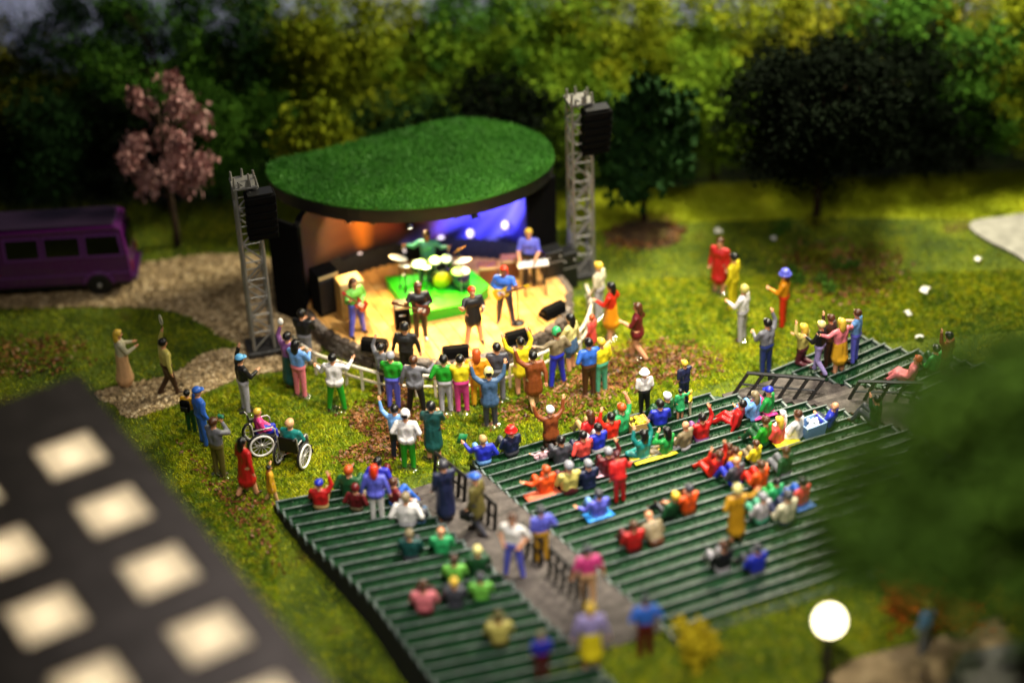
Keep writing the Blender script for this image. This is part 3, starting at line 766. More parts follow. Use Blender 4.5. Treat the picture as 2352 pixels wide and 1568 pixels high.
# brown mound below the leafy tree
P = gp(1480, 535); b = MB()
vs = []
for k in range(9):
    rr = 1.15 * (k / 8)
    for a in range(20): vs.append((rr * math.cos(a * .314), rr * .8 * math.sin(a * .314), .28 * math.exp(-(k / 4.2) ** 2) + (random.uniform(-.02, .02) if 0 < k < 8 else 0) - (.02 if k == 8 else 0)))
fs_ = [(k * 20 + a, (k + 1) * 20 + a, (k + 1) * 20 + (a + 1) % 20, k * 20 + (a + 1) % 20) for k in range(8) for a in range(20)]
b.add(vs, fs_); o = b.build('earth_mound', multi('mound_soil', [(0.3, '#2e2013'), (0.55, '#4e3a22'), (0.8, '#5e5a22')], 3, rough=.95, bump=.8, bscale=16, bdist=.05), None, True, (P[0], P[1], 0)); tag(o, kind='structure')
# near tree on the right, close to the camera
c = rp(2400, 1105, 30.0)
near = tree('large dark green foreground tree, out of focus at the right edge', (c[0] + .1, c[1], 0), c[2] + 2.35, 2.9, 'fore', 'round', 11, (c[2] - 2.35) / (c[2] + 2.35), nc=150, per=150, leaf=.04, spread=.12, tr=.16)
near.rotation_euler[2] = 0.2
for ch in near.children:
    if ch.name.startswith('crown'): ch.scale = (3.45, 2.1, 2.15); ch.location = (0, 0, c[2])
# near shrubs at the lower right
for (u, v, cname, h, rad, lab) in ((2085, 1400, 'orange', 1.0, .6, 'orange flowering shrub below the big foreground tree'), (2180, 1450, 'orange', .8, .5, 'second orange flowering shrub, nearer the grey road'),
                                   (2340, 1440, 'gold', .9, .5, 'yellow flowering shrub at the lower right edge'), (2300, 1340, 'lime', 1.0, .55, 'lime green shrub behind the orange flowers'),
                                   (1600, 1512, 'gold', .95, .42, 'yellow flowering bush on the lawn behind the terrace')):
    P = gp(u, v, BZ); tree(lab, (P[0], P[1], BZ), h, rad, cname, 'round', 12, .05, nc=26, per=40, leaf=.13, spread=.2, name='flowering_shrub', cat='shrub', tr=.03)
# weeds on the dry patch at the right
for k, (u, v) in enumerate(((1830, 640), (1880, 600), (1940, 620), (2000, 650), (1900, 660), (1870, 520), (1800, 530))):
    P = gp(u, v); o = tree('', (P[0], P[1], 0), .32, .36, 'olive' if k % 2 else 'green', 'round', 20 + k % 2, .02, nc=14, per=22, leaf=.12, spread=.2, name='low_weed', tr=.012)
    tag(o, 'low scrubby weed %s' % ['at the left of the dry leaf patch', 'at the top of the dry leaf patch', 'in the middle of the dry leaf patch', 'at the right of the dry leaf patch', 'at the bottom of the dry leaf patch', 'at the foot of the black tree', 'left of the black tree trunk'][k], 'weed', 'weeds on the right lawn')
# ------------------------------------------------------------------ stage furniture
def on(u, v, z=SZ): return Vector(gp(u, v, z))
# drum riser
rise = .32
rp_ = [gp(u, v, SZ + rise) for u, v in ((945, 722), (1073, 697), (1124, 657), (1085, 622), (884, 636))]
c = sum(rp_) / 5; root = empty('drum_riser', (c[0], c[1], SZ + .006)); tag(root, 'bright green platform under the drums', 'platform')
pl = [(p[0] - c[0], p[1] - c[1]) for p in rp_]; pl = pl if area(pl) > 0 else pl[::-1]
MB().prism(pl, rise - .03, rise).build('platform_top', paint('#24b410', .45), root)
MB().prism([(x * .985, y * .985) for x, y in pl], 0, rise - .032).build('skirt', paint('#149410', .5), root)
DZ = SZ + rise + .008
def drum(label, u, v, z, r, h, tilt=0, shell='#101010', head='#f2efe6', name='drum', axis='z', rz=0, legs=True):
    P = gp(u, v, z); root = empty(name, (P[0], P[1], z)); tag(root, label, 'drum', 'drums of the kit')
    R = Matrix.Rotation(math.radians(tilt), 3, 'X')
    if axis == 'y': R = Matrix.Rotation(rz, 3, 'Z') @ Matrix.Rotation(math.radians(90), 3, 'X')
    MB().lathe([(r, -h), (r, -.02), (r * .9, -.015)], 18, rot=R).build('shell', paint(shell, .25), root, True)
    MB().lathe([(r * 1.03, -.03), (r * 1.03, 0), (r * .97, .004)], 18, rot=R).build('hoop', GREYMETAL if axis == 'z' else paint('#151515', .3), root, True)
    MB().lathe([(r * .95, -.012), (r * .95, .006), (.001, .010)], 18, rot=R).build('head', paint(head, .45), root, True)
    if legs:
        for a in (0.5, 2.6, 4.7): MB().tube((r * math.cos(a), r * math.sin(a), -h * .3), (r * 1.15 * math.cos(a), r * 1.15 * math.sin(a), DZ - z), .012, n=5).build('leg', GREYMETAL, root)
    return root
drum('yellow fronted bass drum facing the audience', 1016, 643, DZ + .26, .25, .42, head='#e8d81c', name='bass_drum', axis='y', rz=math.radians(12), legs=False)
drum('left rack tom above the bass drum', 1000, 598, DZ + .68, .15, .2, 14)
drum('right rack tom above the bass drum', 1025, 594, DZ + .68, .15, .2, 14)
drum('small snare drum left of the bass drum', 962, 606, DZ + .6, .19, .14, 4)
drum('low floor tom right of the bass drum', 1058, 622, DZ + .5, .23, .4, shell='#14143a')
def cymbal(label, u, v, z, r, tx, ty, col='#f1ead2'):
    P = gp(u, v, z); root = empty('cymbal', (P[0], P[1], z)); tag(root, label, 'cymbal', 'cymbals of the kit')
    R = Matrix.Rotation(math.radians(tx), 3, 'X') @ Matrix.Rotation(math.radians(ty), 3, 'Y')
    MB().lathe([(r, 0), (r * .6, .018), (r * .2, .03), (r * .15, .05), (.004, .055), (.004, .045), (r * .2, .02), (r * .6, .008)], 20, rot=R).build('plate', paint(col, .3, metal=.2), root, True)
    MB().tube((0, 0, -.0), (0, .03, DZ - z), .012, n=5).build('stand', BLACK, root)
    for a in (0, 2.1, 4.2): MB().tube((0, .025, DZ - z + .2), (.16 * math.cos(a), .03 + .16 * math.sin(a), DZ - z), .01, n=5).build('foot', BLACK, root)
cymbal('large white cymbal at the left of the kit', 915, 592, DZ + .98, .25, -12, 14)
cymbal('small white cymbal low at the left of the kit', 930, 610, DZ + .8, .16, -8, 8)
cymbal('pale hi hat cymbal beside the snare', 979, 614, DZ + .72, .14, -6, 4)
cymbal('large white cymbal at the right of the kit', 1060, 599, DZ + .92, .26, -14, -10)
cymbal('tilted yellow cymbal near the drummer right hand', 1054, 575, DZ + 1.05, .2, -30, -30, '#e8a83a')
# amplifiers
def amp(label, u, v, w, d, h, rz, case, grille, handles=0, z=SZ):
    P = on(u, v, z); root = empty('amplifier', (P[0], P[1], z + .004), rz); tag(root, label, 'amplifier', 'amplifiers on the stage')
    MB().box((0, 0, h / 2 + .02), (w, d, h), bev=.02).build('case', case, root)
    MB().box((0, -d / 2 - .006, h * .45 + .02), (w * .9, .02, h * .78), bev=.006).build('grille', grille, root)
    MB().box((0, -d / 2 - .006, h * .92 + .02), (w * .9, .02, h * .09), bev=.004).build('control_panel', paint('#b9a070', .4), root)
    for k in range(handles): MB().box((0, -d / 2 - .03, h * (.3 + .35 * k)), (w * .38, .03, .03), bev=.01).build('handle', paint('#d8d4cc', .4), root)
    for sx in (-1, 1):
        for sy in (-1, 1): MB().box((sx * w * .4, sy * d * .4, .01), (.05, .05, .025)).build('foot', BLACK, root)
def gr(name, a, b_): 
    t = NT(name); v = t.coord(); n = t.n('ShaderNodeTexChecker'); t.put(n.inputs['Vector'], v); n.inputs['Scale'].default_value = 44
    n.inputs['Color1'].default_value = lin(a); n.inputs['Color2'].default_value = lin(b_)
    t.put(t.b.inputs['Base Color'], n.outputs[0]); t.b.inputs['Roughness'].default_value = .8; t.bump(n.outputs['Fac'], .5, .01); return t.m
tang = gr('tan_grille', '#a07a34', '#6a4e20'); brng = gr('brown_grille', '#7a4a22', '#4a2810')
amp('tall tan grille amplifier at the left of the stage', 808, 722, .62, .5, 1.05, math.radians(22), paint('#c19a55', .5), tang)
amp('small black amplifier stack beside the green riser', 925, 748, .40, .36, .66, math.radians(8), BLACK, BLACKM, 2)
amp('brown grille amplifier behind the bearded guitar player', 1122, 648, .5, .34, .52, math.radians(2), paint('#8a5426', .5), brng)
amp('brown grille amplifier beside the keyboard', 1172, 632, .46, .34, .52, math.radians(2), paint('#8a5426', .5), brng)
amp('tall black cabinet in the dark left corner of the stage', 752, 712, .6, .5, 1.2, math.radians(30), BLACKM, BLACK)
# floor monitors: wedges
def wedge(label, u, v, rz, w=.62):
    P = on(u, v); root = empty('floor_monitor', (P[0], P[1], SZ + .004), rz); tag(root, label, 'monitor', 'black floor monitors at the stage front')
    M = Matrix(((0, 0, 1, 0), (1, 0, 0, 0), (0, 1, 0, 0), (0, 0, 0, 1)))
    MB().prism([(-.18, 0), (.16, 0), (.18, .06), (.02, .3), (-.14, .3), (-.18, .22)], -w / 2, w / 2, M).build('case', BLACKM, root)
    n = Vector((0, .24, .16)).normalized()
    MB().box((0, .108, .186), (w * .86, .27, .012), Matrix.Rotation(math.atan2(-.24, .16), 3, 'X'), .004).build('grille', gr('black_grille', '#161616', '#070707'), root)
    for sx in (-1, 1): MB().box((sx * (w / 2 + .004), -.02, .16), (.012, .12, .05)).build('handle', BLACK, root)
wedge('black floor monitor at the left front of the stage', 862, 800, math.radians(-14))
wedge('black floor monitor at the middle front of the stage', 1046, 817, math.radians(8))
wedge('black floor monitor at the right front of the stage', 1188, 782, math.radians(22))
wedge('black floor monitor at the far right rim of the stage', 1268, 722, math.radians(38))
# keyboard on its stand
P = on(1226, 668); root = empty('keyboard', (P[0], P[1], SZ + .004), math.radians(8)); tag(root, 'white electric keyboard on black crossed legs', 'keyboard')
kz = .80
MB().box((0, 0, kz), (.78, .26, .07), bev=.015).build('case', paint('#e9e4da', .4), root)
for k in range(14): MB().box((-.33 + k * .05, .045, kz + .04), (.044, .14, .016)).build('white_key', paint('#f4f1ea', .3), root)
for k in range(13):
    if k % 7 not in (2, 6): MB().box((-.305 + k * .05, .075, kz + .052), (.022, .08, .014)).build('black_key', BLACK, root)
for sx in (-1, 1):
    for sy in (-1, 1): MB().tube((sx * .26, sy * .1, kz - .03), (sx * .26 + .02, -sy * .24, .0), .02, n=6).build('leg', BLACK, root)
# microphone stand
def mic_stand(label, u, v, h, boom):
    P = on(u, v); root = empty('microphone_stand', (P[0], P[1], SZ + .004)); tag(root, label, 'microphone stand', 'microphone stands')
    MB().lathe([(.15, 0), (.15, .02), (.04, .035), (.015, .05)], 14).build('base', BLACK, root, True)
    MB().tube((0, 0, .03), (0, 0, h), .014, n=6).build('pole', BLACK, root)
    e = Vector((boom[0], boom[1], h + boom[2])); MB().tube((0, 0, h), e, .011, n=6).build('boom', BLACK, root)
    b = MB(); b.ball(e, .045, 10, 6); b.build('microphone', paint('#d8d4cc', .3), root, True)
mic_stand('tall black microphone stand before the bearded guitar player', 1191, 742, 1.0, (-.1, .05, .12))
mic_stand('low microphone stand between the bassist and the drums', 934, 700, .75, (-.02, .05, .1))
# black cases at the right wing
for (u, v, w, d, h, lab) in ((1268, 628, .5, .4, .75, 'black equipment case left in the right stage wing'), (1302, 615, .45, .4, .55, 'black equipment case right in the right stage wing')):
    P = on(u, v, SZ); root = empty('equipment_case', (P[0], P[1], SZ + .004 if u < 1290 else .0), .35); tag(root, lab, 'case', 'cases in the stage wing'); z0 = 0 if u < 1290 else SZ
    MB().box((0, 0, (h + z0) / 2), (w, d, h + z0), bev=.015).build('shell', BLACK, root)
    MB().box((0, -d / 2 - .004, (h + z0) * .6), (w * .98, .012, .03)).build('rim_band', GREYMETAL, root)
    for k in (-1, 1): MB().ball((k * w * .3, -d / 2 - .02, (h + z0) * .8), .035, 8, 5).build('corner_ball', GREYMETAL, root, True)

# ------------------------------------------------------------------ truss towers with hanging speakers
def tower(label, u, v, h, off, slabel, v_top):
    P = gp(u, v); root = empty('truss_tower', (P[0], P[1], 0), math.radians(14)); tag(root, label, 'tower', 'truss towers beside the stage')
    MB().box((0, 0, .09), (.85, .75, .18), bev=.03).build('base_block', paint('#23211f', .6), root)
    s = .25; m = GREYMETAL
    for sx in (-1, 1):
        for sy in (-1, 1): MB().tube((sx * s, sy * s, .18), (sx * s, sy * s, h), .042, n=8).build('corner_post', m, root)
    nb = int((h - .2) / .5)
    for k in range(nb):
        z0 = .2 + k * (h - .2) / nb; z1 = .2 + (k + 1) * (h - .2) / nb
        for (ax, ay, bx, by) in ((-s, -s, s, -s), (s, -s, s, s), (s, s, -s, s), (-s, s, -s, -s)):
            if k % 2: ax, ay, bx, by = bx, by, ax, ay
            b = MB(); b.tube((ax, ay, z0), (bx, by, z1), .026, n=6); b.tube((ax, ay, z1), (bx, by, z1), .018, n=6); b.build('brace', m, root)
    MB().box((0, 0, h + .02), (.62, .62, .06), bev=.01).build('top_plate', m, root)
    for k, (x, y, hh) in enumerate(((-.27, -.27, .3), (-.16, -.27, .14), (.02, -.27, .18), (.1, -.27, .34), (.27, -.27, .26), (.27, .1, .22), (-.27, .15, .24), (0, .27, .2))):
        MB().tube((x, y, h + .04), (x + random.uniform(-.03, .03), y, h + .05 + hh), .038, .024, 6).build('prong', m, root)
    # hanging line of speaker boxes
    sp_ = empty('line_speaker', (P[0] + off[0], P[1] + off[1], 0), math.radians(14)); tag(sp_, slabel, 'speaker', 'hanging speakers on the towers')
    n = 6; z = h - .1; y = 0
    MB().box((0, 0, z + .03), (.6, .34, .04)).build('fly_bar', BLACK, sp_)
    MB().tube((-.2, 0, z + .03), (-.45, .3, z + .2), .02, n=6).build('hook', BLACK, sp_)
    for k in range(n):
        t_ = math.radians(-2 - 3.2 * k); hh = .215
        b = MB(); b.box((0, y, z - hh / 2), (.72, .42, hh * .93), Matrix.Rotation(-t_, 3, 'X'), .02); o = b.build('speaker_box', BLACKM, sp_)
        z -= hh; y += .025 + .02 * k * .6
tower('left grey truss tower rising from a black base by the gravel', 606, 803, 4.75, (.38, -.3), 'black speaker column hanging on the left truss tower', 430)
tower('right grey truss tower behind the stage beside the dark tree', 1336, 628, 5.05, (.42, -.28), 'black speaker column hanging on the right truss tower', 250)

# ------------------------------------------------------------------ fence around the stage front
fpx = [(672, 772), (716, 808), (780, 831), (865, 855), (930, 861), (991, 863), (1060, 862), (1110, 856), (1163, 843), (1215, 824), (1260, 804), (1310, 778), (1342, 745), (1358, 695), (1346, 655)]
FH = .64
fp = smooth_open([gp(u, v, FH)[:2] for u, v in fpx], 4)
c = np.mean(fp, axis=0); root = empty('rail_fence', (c[0], c[1], 0)); tag(root, 'cream post and rail fence curving around the stage front', 'fence')
fm = paint('#cfc4ae', .5); fl = [Vector((p[0] - c[0], p[1] - c[1], 0)) for p in fp]
seg = [0]
for a, d in zip(fl[:-1], fl[1:]): seg.append(seg[-1] + (d - a).length)
for zz, rr in ((FH, .045), (FH * .52, .036)):
    k = 0
    for a in range(0, len(fl) - 1, 4):
        pts = [p + Vector((0, 0, zz)) for p in fl[a:min(a + 5, len(fl))]]
        if len(pts) > 1: b = MB(); b.path(pts, rr, 8); b.build('rail', fm, root, True)
s = 0.05
while s < seg[-1]:
    i = max(j for j in range(len(seg)) if seg[j] <= s); f = (s - seg[i]) / max(1e-6, (seg[min(i + 1, len(seg) - 1)] - seg[i])); p = fl[i].lerp(fl[min(i + 1, len(fl) - 1)], f)
    b = MB(); b.box((p.x, p.y, FH / 2 - .02), (.07, .07, FH - .02), bev=.012); b.build('post', fm, root); s += .46

# ------------------------------------------------------------------ black railings of the aisles
def railing(label, a, d, block, lean, n, h=.68):
    """a, d: (base pixel) of both ends; lean: sideways shift of the top in metres"""
    A = Vector(bleacher_hit(*a, block)); D = Vector(bleacher_hit(*d, block)); A.z += .04; D.z += .04
    root = empty('handrail', A); tag(root, label, 'railing', 'black handrails on the aisles')
    D = D - A; T = Vector((lean[0], lean[1], h)); m = paint('#0c0a08', .45)
    b = MB(); b.tube(T - D * .02, T + D * 1.02, .045, n=6); b.build('top_rail', m, root)
    b = MB(); b.tube(T * .5, T * .5 + D, .028, n=6); b.build('middle_rail', m, root)
    for k in range(n): q = D * (k / (n - 1)); b = MB(); b.tube(q, q + T, .042, n=6); b.build('post', m, root)
railing('black handrail at the foot of the left aisle nearest the stage', (998, 1096), (1066, 1150), 'middle', (.06, .02), 6)
railing('short black handrail second up the left aisle', (1106, 1192), (1136, 1217), 'middle', (.05, .02), 3)
railing('black handrail third up the left aisle beside the blue topped woman', (1196, 1262), (1242, 1300), 'middle', (.04, .02), 4)
railing('black handrail nearest the camera on the left aisle', (1262, 1320), (1340, 1392), 'middle', (.04, .02), 6)
railing('leaning black railing with six posts at the right aisle', (1684, 905), (1856, 920), 'middle', (.36, .14), 6, .52)
railing('leaning black railing half hidden by the foreground tree', (1948, 918), (2090, 925), 'middle', (.26, .1), 5, .48)

# ------------------------------------------------------------------ building with glowing roof lights, lower left
HB = 7.6; HK = (29.08 - HB) / 23.08
A = np.array(gp(181, 860, HB)); e1 = np.array(gp(758, 1568, HB)) - A; e1[2] = 0; e1 /= np.linalg.norm(e1); ang = math.atan2(e1[1], e1[0])
e2 = np.array([e1[1], -e1[0], 0])          # to the left
root = empty('flat_roof_building', (A[0], A[1], 0), ang); tag(root, 'dark grey flat roofed building with glowing square roof lights', 'building')
# local x runs along the right eave, local -y to the left
Lx, Wy = 16.0, 12.0
wallm = paint('#3a3634', .7); roofm = multi('roof_felt', [(0.3, '#423c3c'), (0.6, '#504949'), (0.8, '#5c5554')], 2.0, rough=.75, bump=.3, bscale=20)
b = MB(); b.box((Lx / 2, -Wy / 2, (HB - .6) / 2), (Lx, Wy, HB - .6)); b.build('wall', wallm, root)
def l2(u, v):
    d = np.array(gp(u, v, HB)) - A; return d @ e1, d @ np.array([-e1[1], e1[0], 0])
c0 = l2(260, 1170); sx, sy = 1.99 * HK, -2.06 * HK; hw = .55 * HK
xs = [c0[0] + sx * k for k in range(-1, 6)]; ys = [c0[1] + sy * k for k in range(0, 5)]
cells = [(x, y) for x in xs for y in ys]
# roof deck cut into strips around square wells
xb = [0.0]
for x in xs: xb += [x - hw, x + hw]
xb.append(Lx); yb = [0.0]
for y in ys: yb += [y + hw, y - hw]
yb.append(-Wy); b = MB()
for i in range(len(xb) - 1):
    for j in range(len(yb) - 1):
        if i % 2 and j % 2: continue
        b.add([(xb[i], yb[j + 1], HB), (xb[i + 1], yb[j + 1], HB), (xb[i + 1], yb[j], HB), (xb[i], yb[j], HB)], [(0, 1, 2, 3)])
b.add([(0, 0, HB - .6), (Lx, 0, HB - .6), (Lx, 0, HB), (0, 0, HB)], [(0, 1, 2, 3)])
b.add([(0, 0, HB - .6), (0, -Wy, HB - .6), (0, -Wy, HB), (0, 0, HB)], [(3, 2, 1, 0)])
b.add([(Lx, 0, HB - .6), (Lx, -Wy, HB - .6), (Lx, -Wy, HB), (Lx, 0, HB)], [(0, 1, 2, 3)])
deck = b.build('roof_deck', roofm, root)
t = NT('milky_pane'); t.t.nodes.remove(t.b)
tr_ = t.n('ShaderNodeBsdfTranslucent'); tr_.inputs[0].default_value = (.9, .86, .78, 1); df = t.n('ShaderNodeBsdfDiffuse'); df.inputs[0].default_value = (.55, .52, .5, 1)
nz = t.noise(t.coord(), 3, 2); mx = t.n('ShaderNodeMixShader'); t.put(mx.inputs[0], t.math('MULTIPLY_ADD', nz, .1, .1)); t.t.links.new(tr_.outputs[0], mx.inputs[1]); t.t.links.new(df.outputs[0], mx.inputs[2]); t.t.links.new(mx.outputs[0], t.out.inputs[0])
PANE = t.m; WELL = paint('#40382f', .8)
for (x, y) in cells:
    w_ = empty('roof_light', (x, y, HB), 0, root)
    MB().box((0, 0, -.035), (hw * 2 - .004, hw * 2 - .004, .012)).build('pane', PANE, w_)
    b = MB(); h2 = hw - .001
    for a in range(4):
        R = Matrix.Rotation(a * math.pi / 2, 3, 'Z'); b.add([R @ Vector(p) for p in ((-h2, h2, -.595), (h2, h2, -.595), (h2, h2, -.05), (-h2, h2, -.05))], [(0, 1, 2, 3)])
    b.build('well', WELL, w_)
    wx = A + e1 * x + np.array([-e1[1], e1[0], 0]) * y
    if -3 < y + 20 and True:
        d = bpy.data.lights.new('roof_light_bulb', 'POINT'); d.energy = 105; d.color = (1, .88, .66); d.shadow_soft_size = .1
        o = bpy.data.objects.new('roof_light_bulb', d); COL.objects.link(o); o.location = (wx[0], wx[1], HB - .26)

# ------------------------------------------------------------------ globe street lamp near the camera
c = rp(1905, 1424, 38.5); root = empty('globe_lamp', (c[0], c[1], BZ)); c[2] -= BZ; tag(root, 'round glowing white globe lamp on a dark post', 'lamp')
MB().ball((0, 0, c[2]), .30, 24, 16).build('globe', emit('globe_glow', '#fff0c0', 7.0), root, True)
MB().path([(0, 0, 0), (0, 0, .5), (0, 0, c[2] - .33)], [.12, .08, .07], 10).build('post', paint('#1d140c', .5), root, True)
MB().lathe([(.1, 0), (.19, .04), (.2, .1), (.12, .13)], 14, c=(0, 0, c[2] - .4)).build('collar', paint('#1d140c', .5), root, True)
MB().lathe([(.26, 0), (.24, .12), (.14, .3), (.1, .34)], 14).build('foot', paint('#1d140c', .5), root, True)

# ------------------------------------------------------------------ purple van
P = gp(120, 656); vroot = empty('purple_van', (P[0], P[1], 0), math.radians(2)); tag(vroot, 'purple minibus van with side windows parked on the gravel', 'van')
vp = paint('#561660', .25, var=.05, bump=.03, coat=.6); glass = paint('#08070a', .12, bump=0)
x1 = (gp(288, 640, .9)[0] - P[0]); x0 = x1 - 4.9
prof = [(x0, .32), (x0 - .03, .62), (x0 + .12, 1.05), (x0 + .75, 1.14), (x0 + 1.05, 1.72), (x0 + 1.25, 1.86), (x1 - .25, 1.9), (x1 - .1, 1.82), (x1 + .0, 1.1), (x1 + .03, .6), (x1, .32)]
prof = [(x, z if z < .7 else .6 + (z - .6) * 1.08) for x, z in prof][::-1]
Mx = Matrix(((1, 0, 0, 0), (0, 0, 1, 0), (0, 1, 0, 0), (0, 0, 0, 1)))
W2 = .64; b = MB(); n = len(prof)
rings = [(-W2 + .12, .0), (-W2, .05), (W2, .05), (W2 - .12, .0)]
vs = []
def tw(x, z, y): # tumblehome
    k = max(0, (z - 1.12)) * .14; return (x, y - math.copysign(k, y), z)
cx_ = (x0 + x1) / 2
for yy, s_ in ((-W2, 1), (-W2 + .06, 0), (W2 - .06, 0), (W2, 1)):
    for (x, z) in prof:
        vs.append(tw(x + s_ * (.03 if x < cx_ else -.03), z - s_ * (.03 if z > 1.7 else 0), yy))
fs_ = []
for r_ in range(3):
    for k in range(n): k2 = (k + 1) % n; fs_.append((r_ * n + k, r_ * n + k2, (r_ + 1) * n + k2, (r_ + 1) * n + k))
fs_.append(tuple(range(n))); fs_.append(tuple(3 * n + k for k in range(n))[::-1]); b.add(vs, fs_)
vb = b.build('body', vp, vroot)
MB().box(((x0 + x1) / 2 + .45, 0, 2.03), (x1 - x0 - 1.5, .95, .03), bev=.012).build('roof_panel', paint('#22092a', .6), vroot)  # dark slab added over the purple roof to darken its top
def side_box(name, xa, xb_, za, zb, mat, parent, out=.012, skew=.0):
    for sgn in (-1,):
        y = lambda z: sgn * (W2 - max(0, z - 1.12) * .14 + out)
        yi = lambda z: sgn * (W2 - max(0, z - 1.12) * .14 - .05)
        pts = [(xa, za), (xb_, za), (xb_ - skew, zb), (xa, zb)]
        vs = [(x, y(z), z) for x, z in pts] + [(x, yi(z), z) for x, z in pts]
        bb_ = MB(); bb_.add(vs, [(0, 1, 2, 3), (4, 7, 6, 5), (0, 4, 5, 1), (1, 5, 6, 2), (2, 6, 7, 3), (3, 7, 4, 0)]); o = bb_.build(name, mat, parent)
    return o
for (a, c_, sk) in ((x1 - 1.05, x1 - .18, .06), (x1 - 2.1, x1 - 1.22, 0), (x1 - 3.1, x1 - 2.27, 0)):
    fr = side_box('window_frame', a - .06, c_ + .06, 1.17, 1.79, paint('#74388a', .3, bump=0), vroot, .016, sk)
    side_box('pane', a, c_, 1.24, 1.74, glass, fr, .024, sk)
side_box('door_line', x1 - 2.19, x1 - 2.165, .45, 1.8, paint('#2a0c30', .5), vroot, .008)
side_box('trim_strip', x0 + .2, x1 - .05, .66, .70, paint('#74388a', .3, bump=0), vroot, .02)
side_box('rocker_panel', x0 + .1, x1 - .03, .30, .40, BLACK, vroot, .006)
MB().box((x1 + .07, 0, .46), (.14, 1.24, .14), bev=.04).build('bumper', paint('#3d1346', .35), vroot)
MB().box((x1 + .01, 0, 1.5), (.03, .85, .45), Matrix.Rotation(-.1, 3, 'Y'), .01).build('rear_window', glass, vroot)
for sy in (-1, 1): MB().box((x1 + .04, sy * .5, .8), (.03, .12, .26), bev=.01).build('tail_light', paint('#7a1010', .3), vroot)
for xx in (x1 - .85, x0 + .95):
    for sy in (-1, 1):
        wn = empty('wheel', (xx, sy * (W2 - .09), .33), 0, vroot); R = Matrix.Rotation(math.radians(90), 3, 'X')
        MB().lathe([(.2, -.1), (.3, -.1), (.34, -.06), (.34, .06), (.3, .1), (.2, .1)], 22, rot=R).build('tyre', paint('#0c0c0c', .7), wn, True)
        MB().lathe([(.001, -.085), (.08, -.10), (.1, -.09), (.19, -.07), (.2, .0), (.2, .08), (.001, .09)], 16, rot=R).build('rim', paint('#55504c', .4, metal=.4), wn, True)
        MB().ball((0, -.105 , 0), .055, 10, 6).build('hub_cap', paint('#c8c4bc', .3), wn, True)
        arch = MB(); pts = [(xx + .39 * math.cos(a), sy * (W2 + .005), .33 + .39 * math.sin(a)) for a in np.linspace(.05, math.pi - .05, 10)]; arch.path(pts, .035, 6); arch.build('wheel_arch', paint('#74388a', .3, bump=0), vroot, True)

# ------------------------------------------------------------------ small things lying about
scr = [(1650, 532, 'white paper scrap on the grass below the leafy tree'), (2125, 666, 'white paper scrap at the right of the dry leaves, largest'), (2085, 720, 'white paper scrap above the right terrace'), (2112, 775, 'white paper scrap beside the right terrace'),
       (2247, 596, 'white paper scrap near the pale footpath'), (1775, 548, 'white paper scrap left of the black tree')]
for k, (u, v, lab) in enumerate(scr):
    P = gp(u, v, .06); b = MB(); w = .10 if k == 1 else .075
    b.add([(-w * 1.3, -w, 0), (0, -w * .8, .05), (w * 1.3, -w, .01), (-w * 1.2, w, .03), (0, w * .9, .06), (w * 1.3, w * .8, 0), (-w * 1.3, -w, -.008), (0, -w * .8, .042), (w * 1.3, -w, .002), (-w * 1.2, w, .022), (0, w * .9, .052), (w * 1.3, w * .8, -.008)],
          [(0, 1, 4, 3), (1, 2, 5, 4), (6, 9, 10, 7), (7, 10, 11, 8), (0, 6, 7, 1), (1, 7, 8, 2), (2, 8, 11, 5), (5, 11, 10, 4), (4, 10, 9, 3), (3, 9, 6, 0)])
    o = b.build('paper_scrap', WHITE, None, False, (P[0], P[1], .07)); o.rotation_euler = (random.uniform(-.2, .2), random.uniform(-.2, .2), k); tag(o, lab, 'paper', 'white scraps on the lawn')
def blanket(label, u, v, w, d, col, block='middle', rz=None):
    P = bleacher_hit(u, v, block); (O, r, bb), *_ = BLOCKS[block]
    b = MB(); n, m = 6, 5; g = []
    for i in range(n + 1):
        for j in range(m + 1): g.append((-w / 2 + w * i / n, -d / 2 + d * j / m, random.uniform(0, .02) + (.012 if 0 < i < n and 0 < j < m else 0)))
    b.add(g, [(i * (m + 1) + j, (i + 1) * (m + 1) + j, (i + 1) * (m + 1) + j + 1, i * (m + 1) + j + 1) for i in range(n) for j in range(m)])
    o = b.build('picnic_blanket', paint(col, .6, bump=.4), None, True, (P[0], P[1], P[2] + .10)); o.rotation_euler = (-math.atan(KB), 0, math.atan2(r[1], r[0])); tag(o, label, 'blanket', 'blankets on the terraces')
    md = o.modifiers.new('thick', 'SOLIDIFY'); md.thickness = .012
blanket('yellow blanket under the teal and green shirted pair', 1500, 1048, 1.05, .42, '#c8bc24')
blanket('salmon blanket under the orange shirted man at the row end', 1246, 1138, .8, .42, '#d86a4a')
blanket('light blue blanket under the lavender shirted person', 1374, 1186, .62, .4, '#2f8ee0')
blanket('magenta blanket under the blue capped green shirt', 1752, 952, .6, .4, '#c02a7a')
blanket('yellow blanket right of the orange shirted woman', 1805, 1018, .6, .42, '#d8cc20')
blanket('pale pink blanket beside the grey haired red shirt', 1380, 1090, .4, .35, '#d8a8b8')
blanket('blue blanket beside the coral shirted person at the tree edge', 1845, 1165, .45, .35, '#3f6ab8')
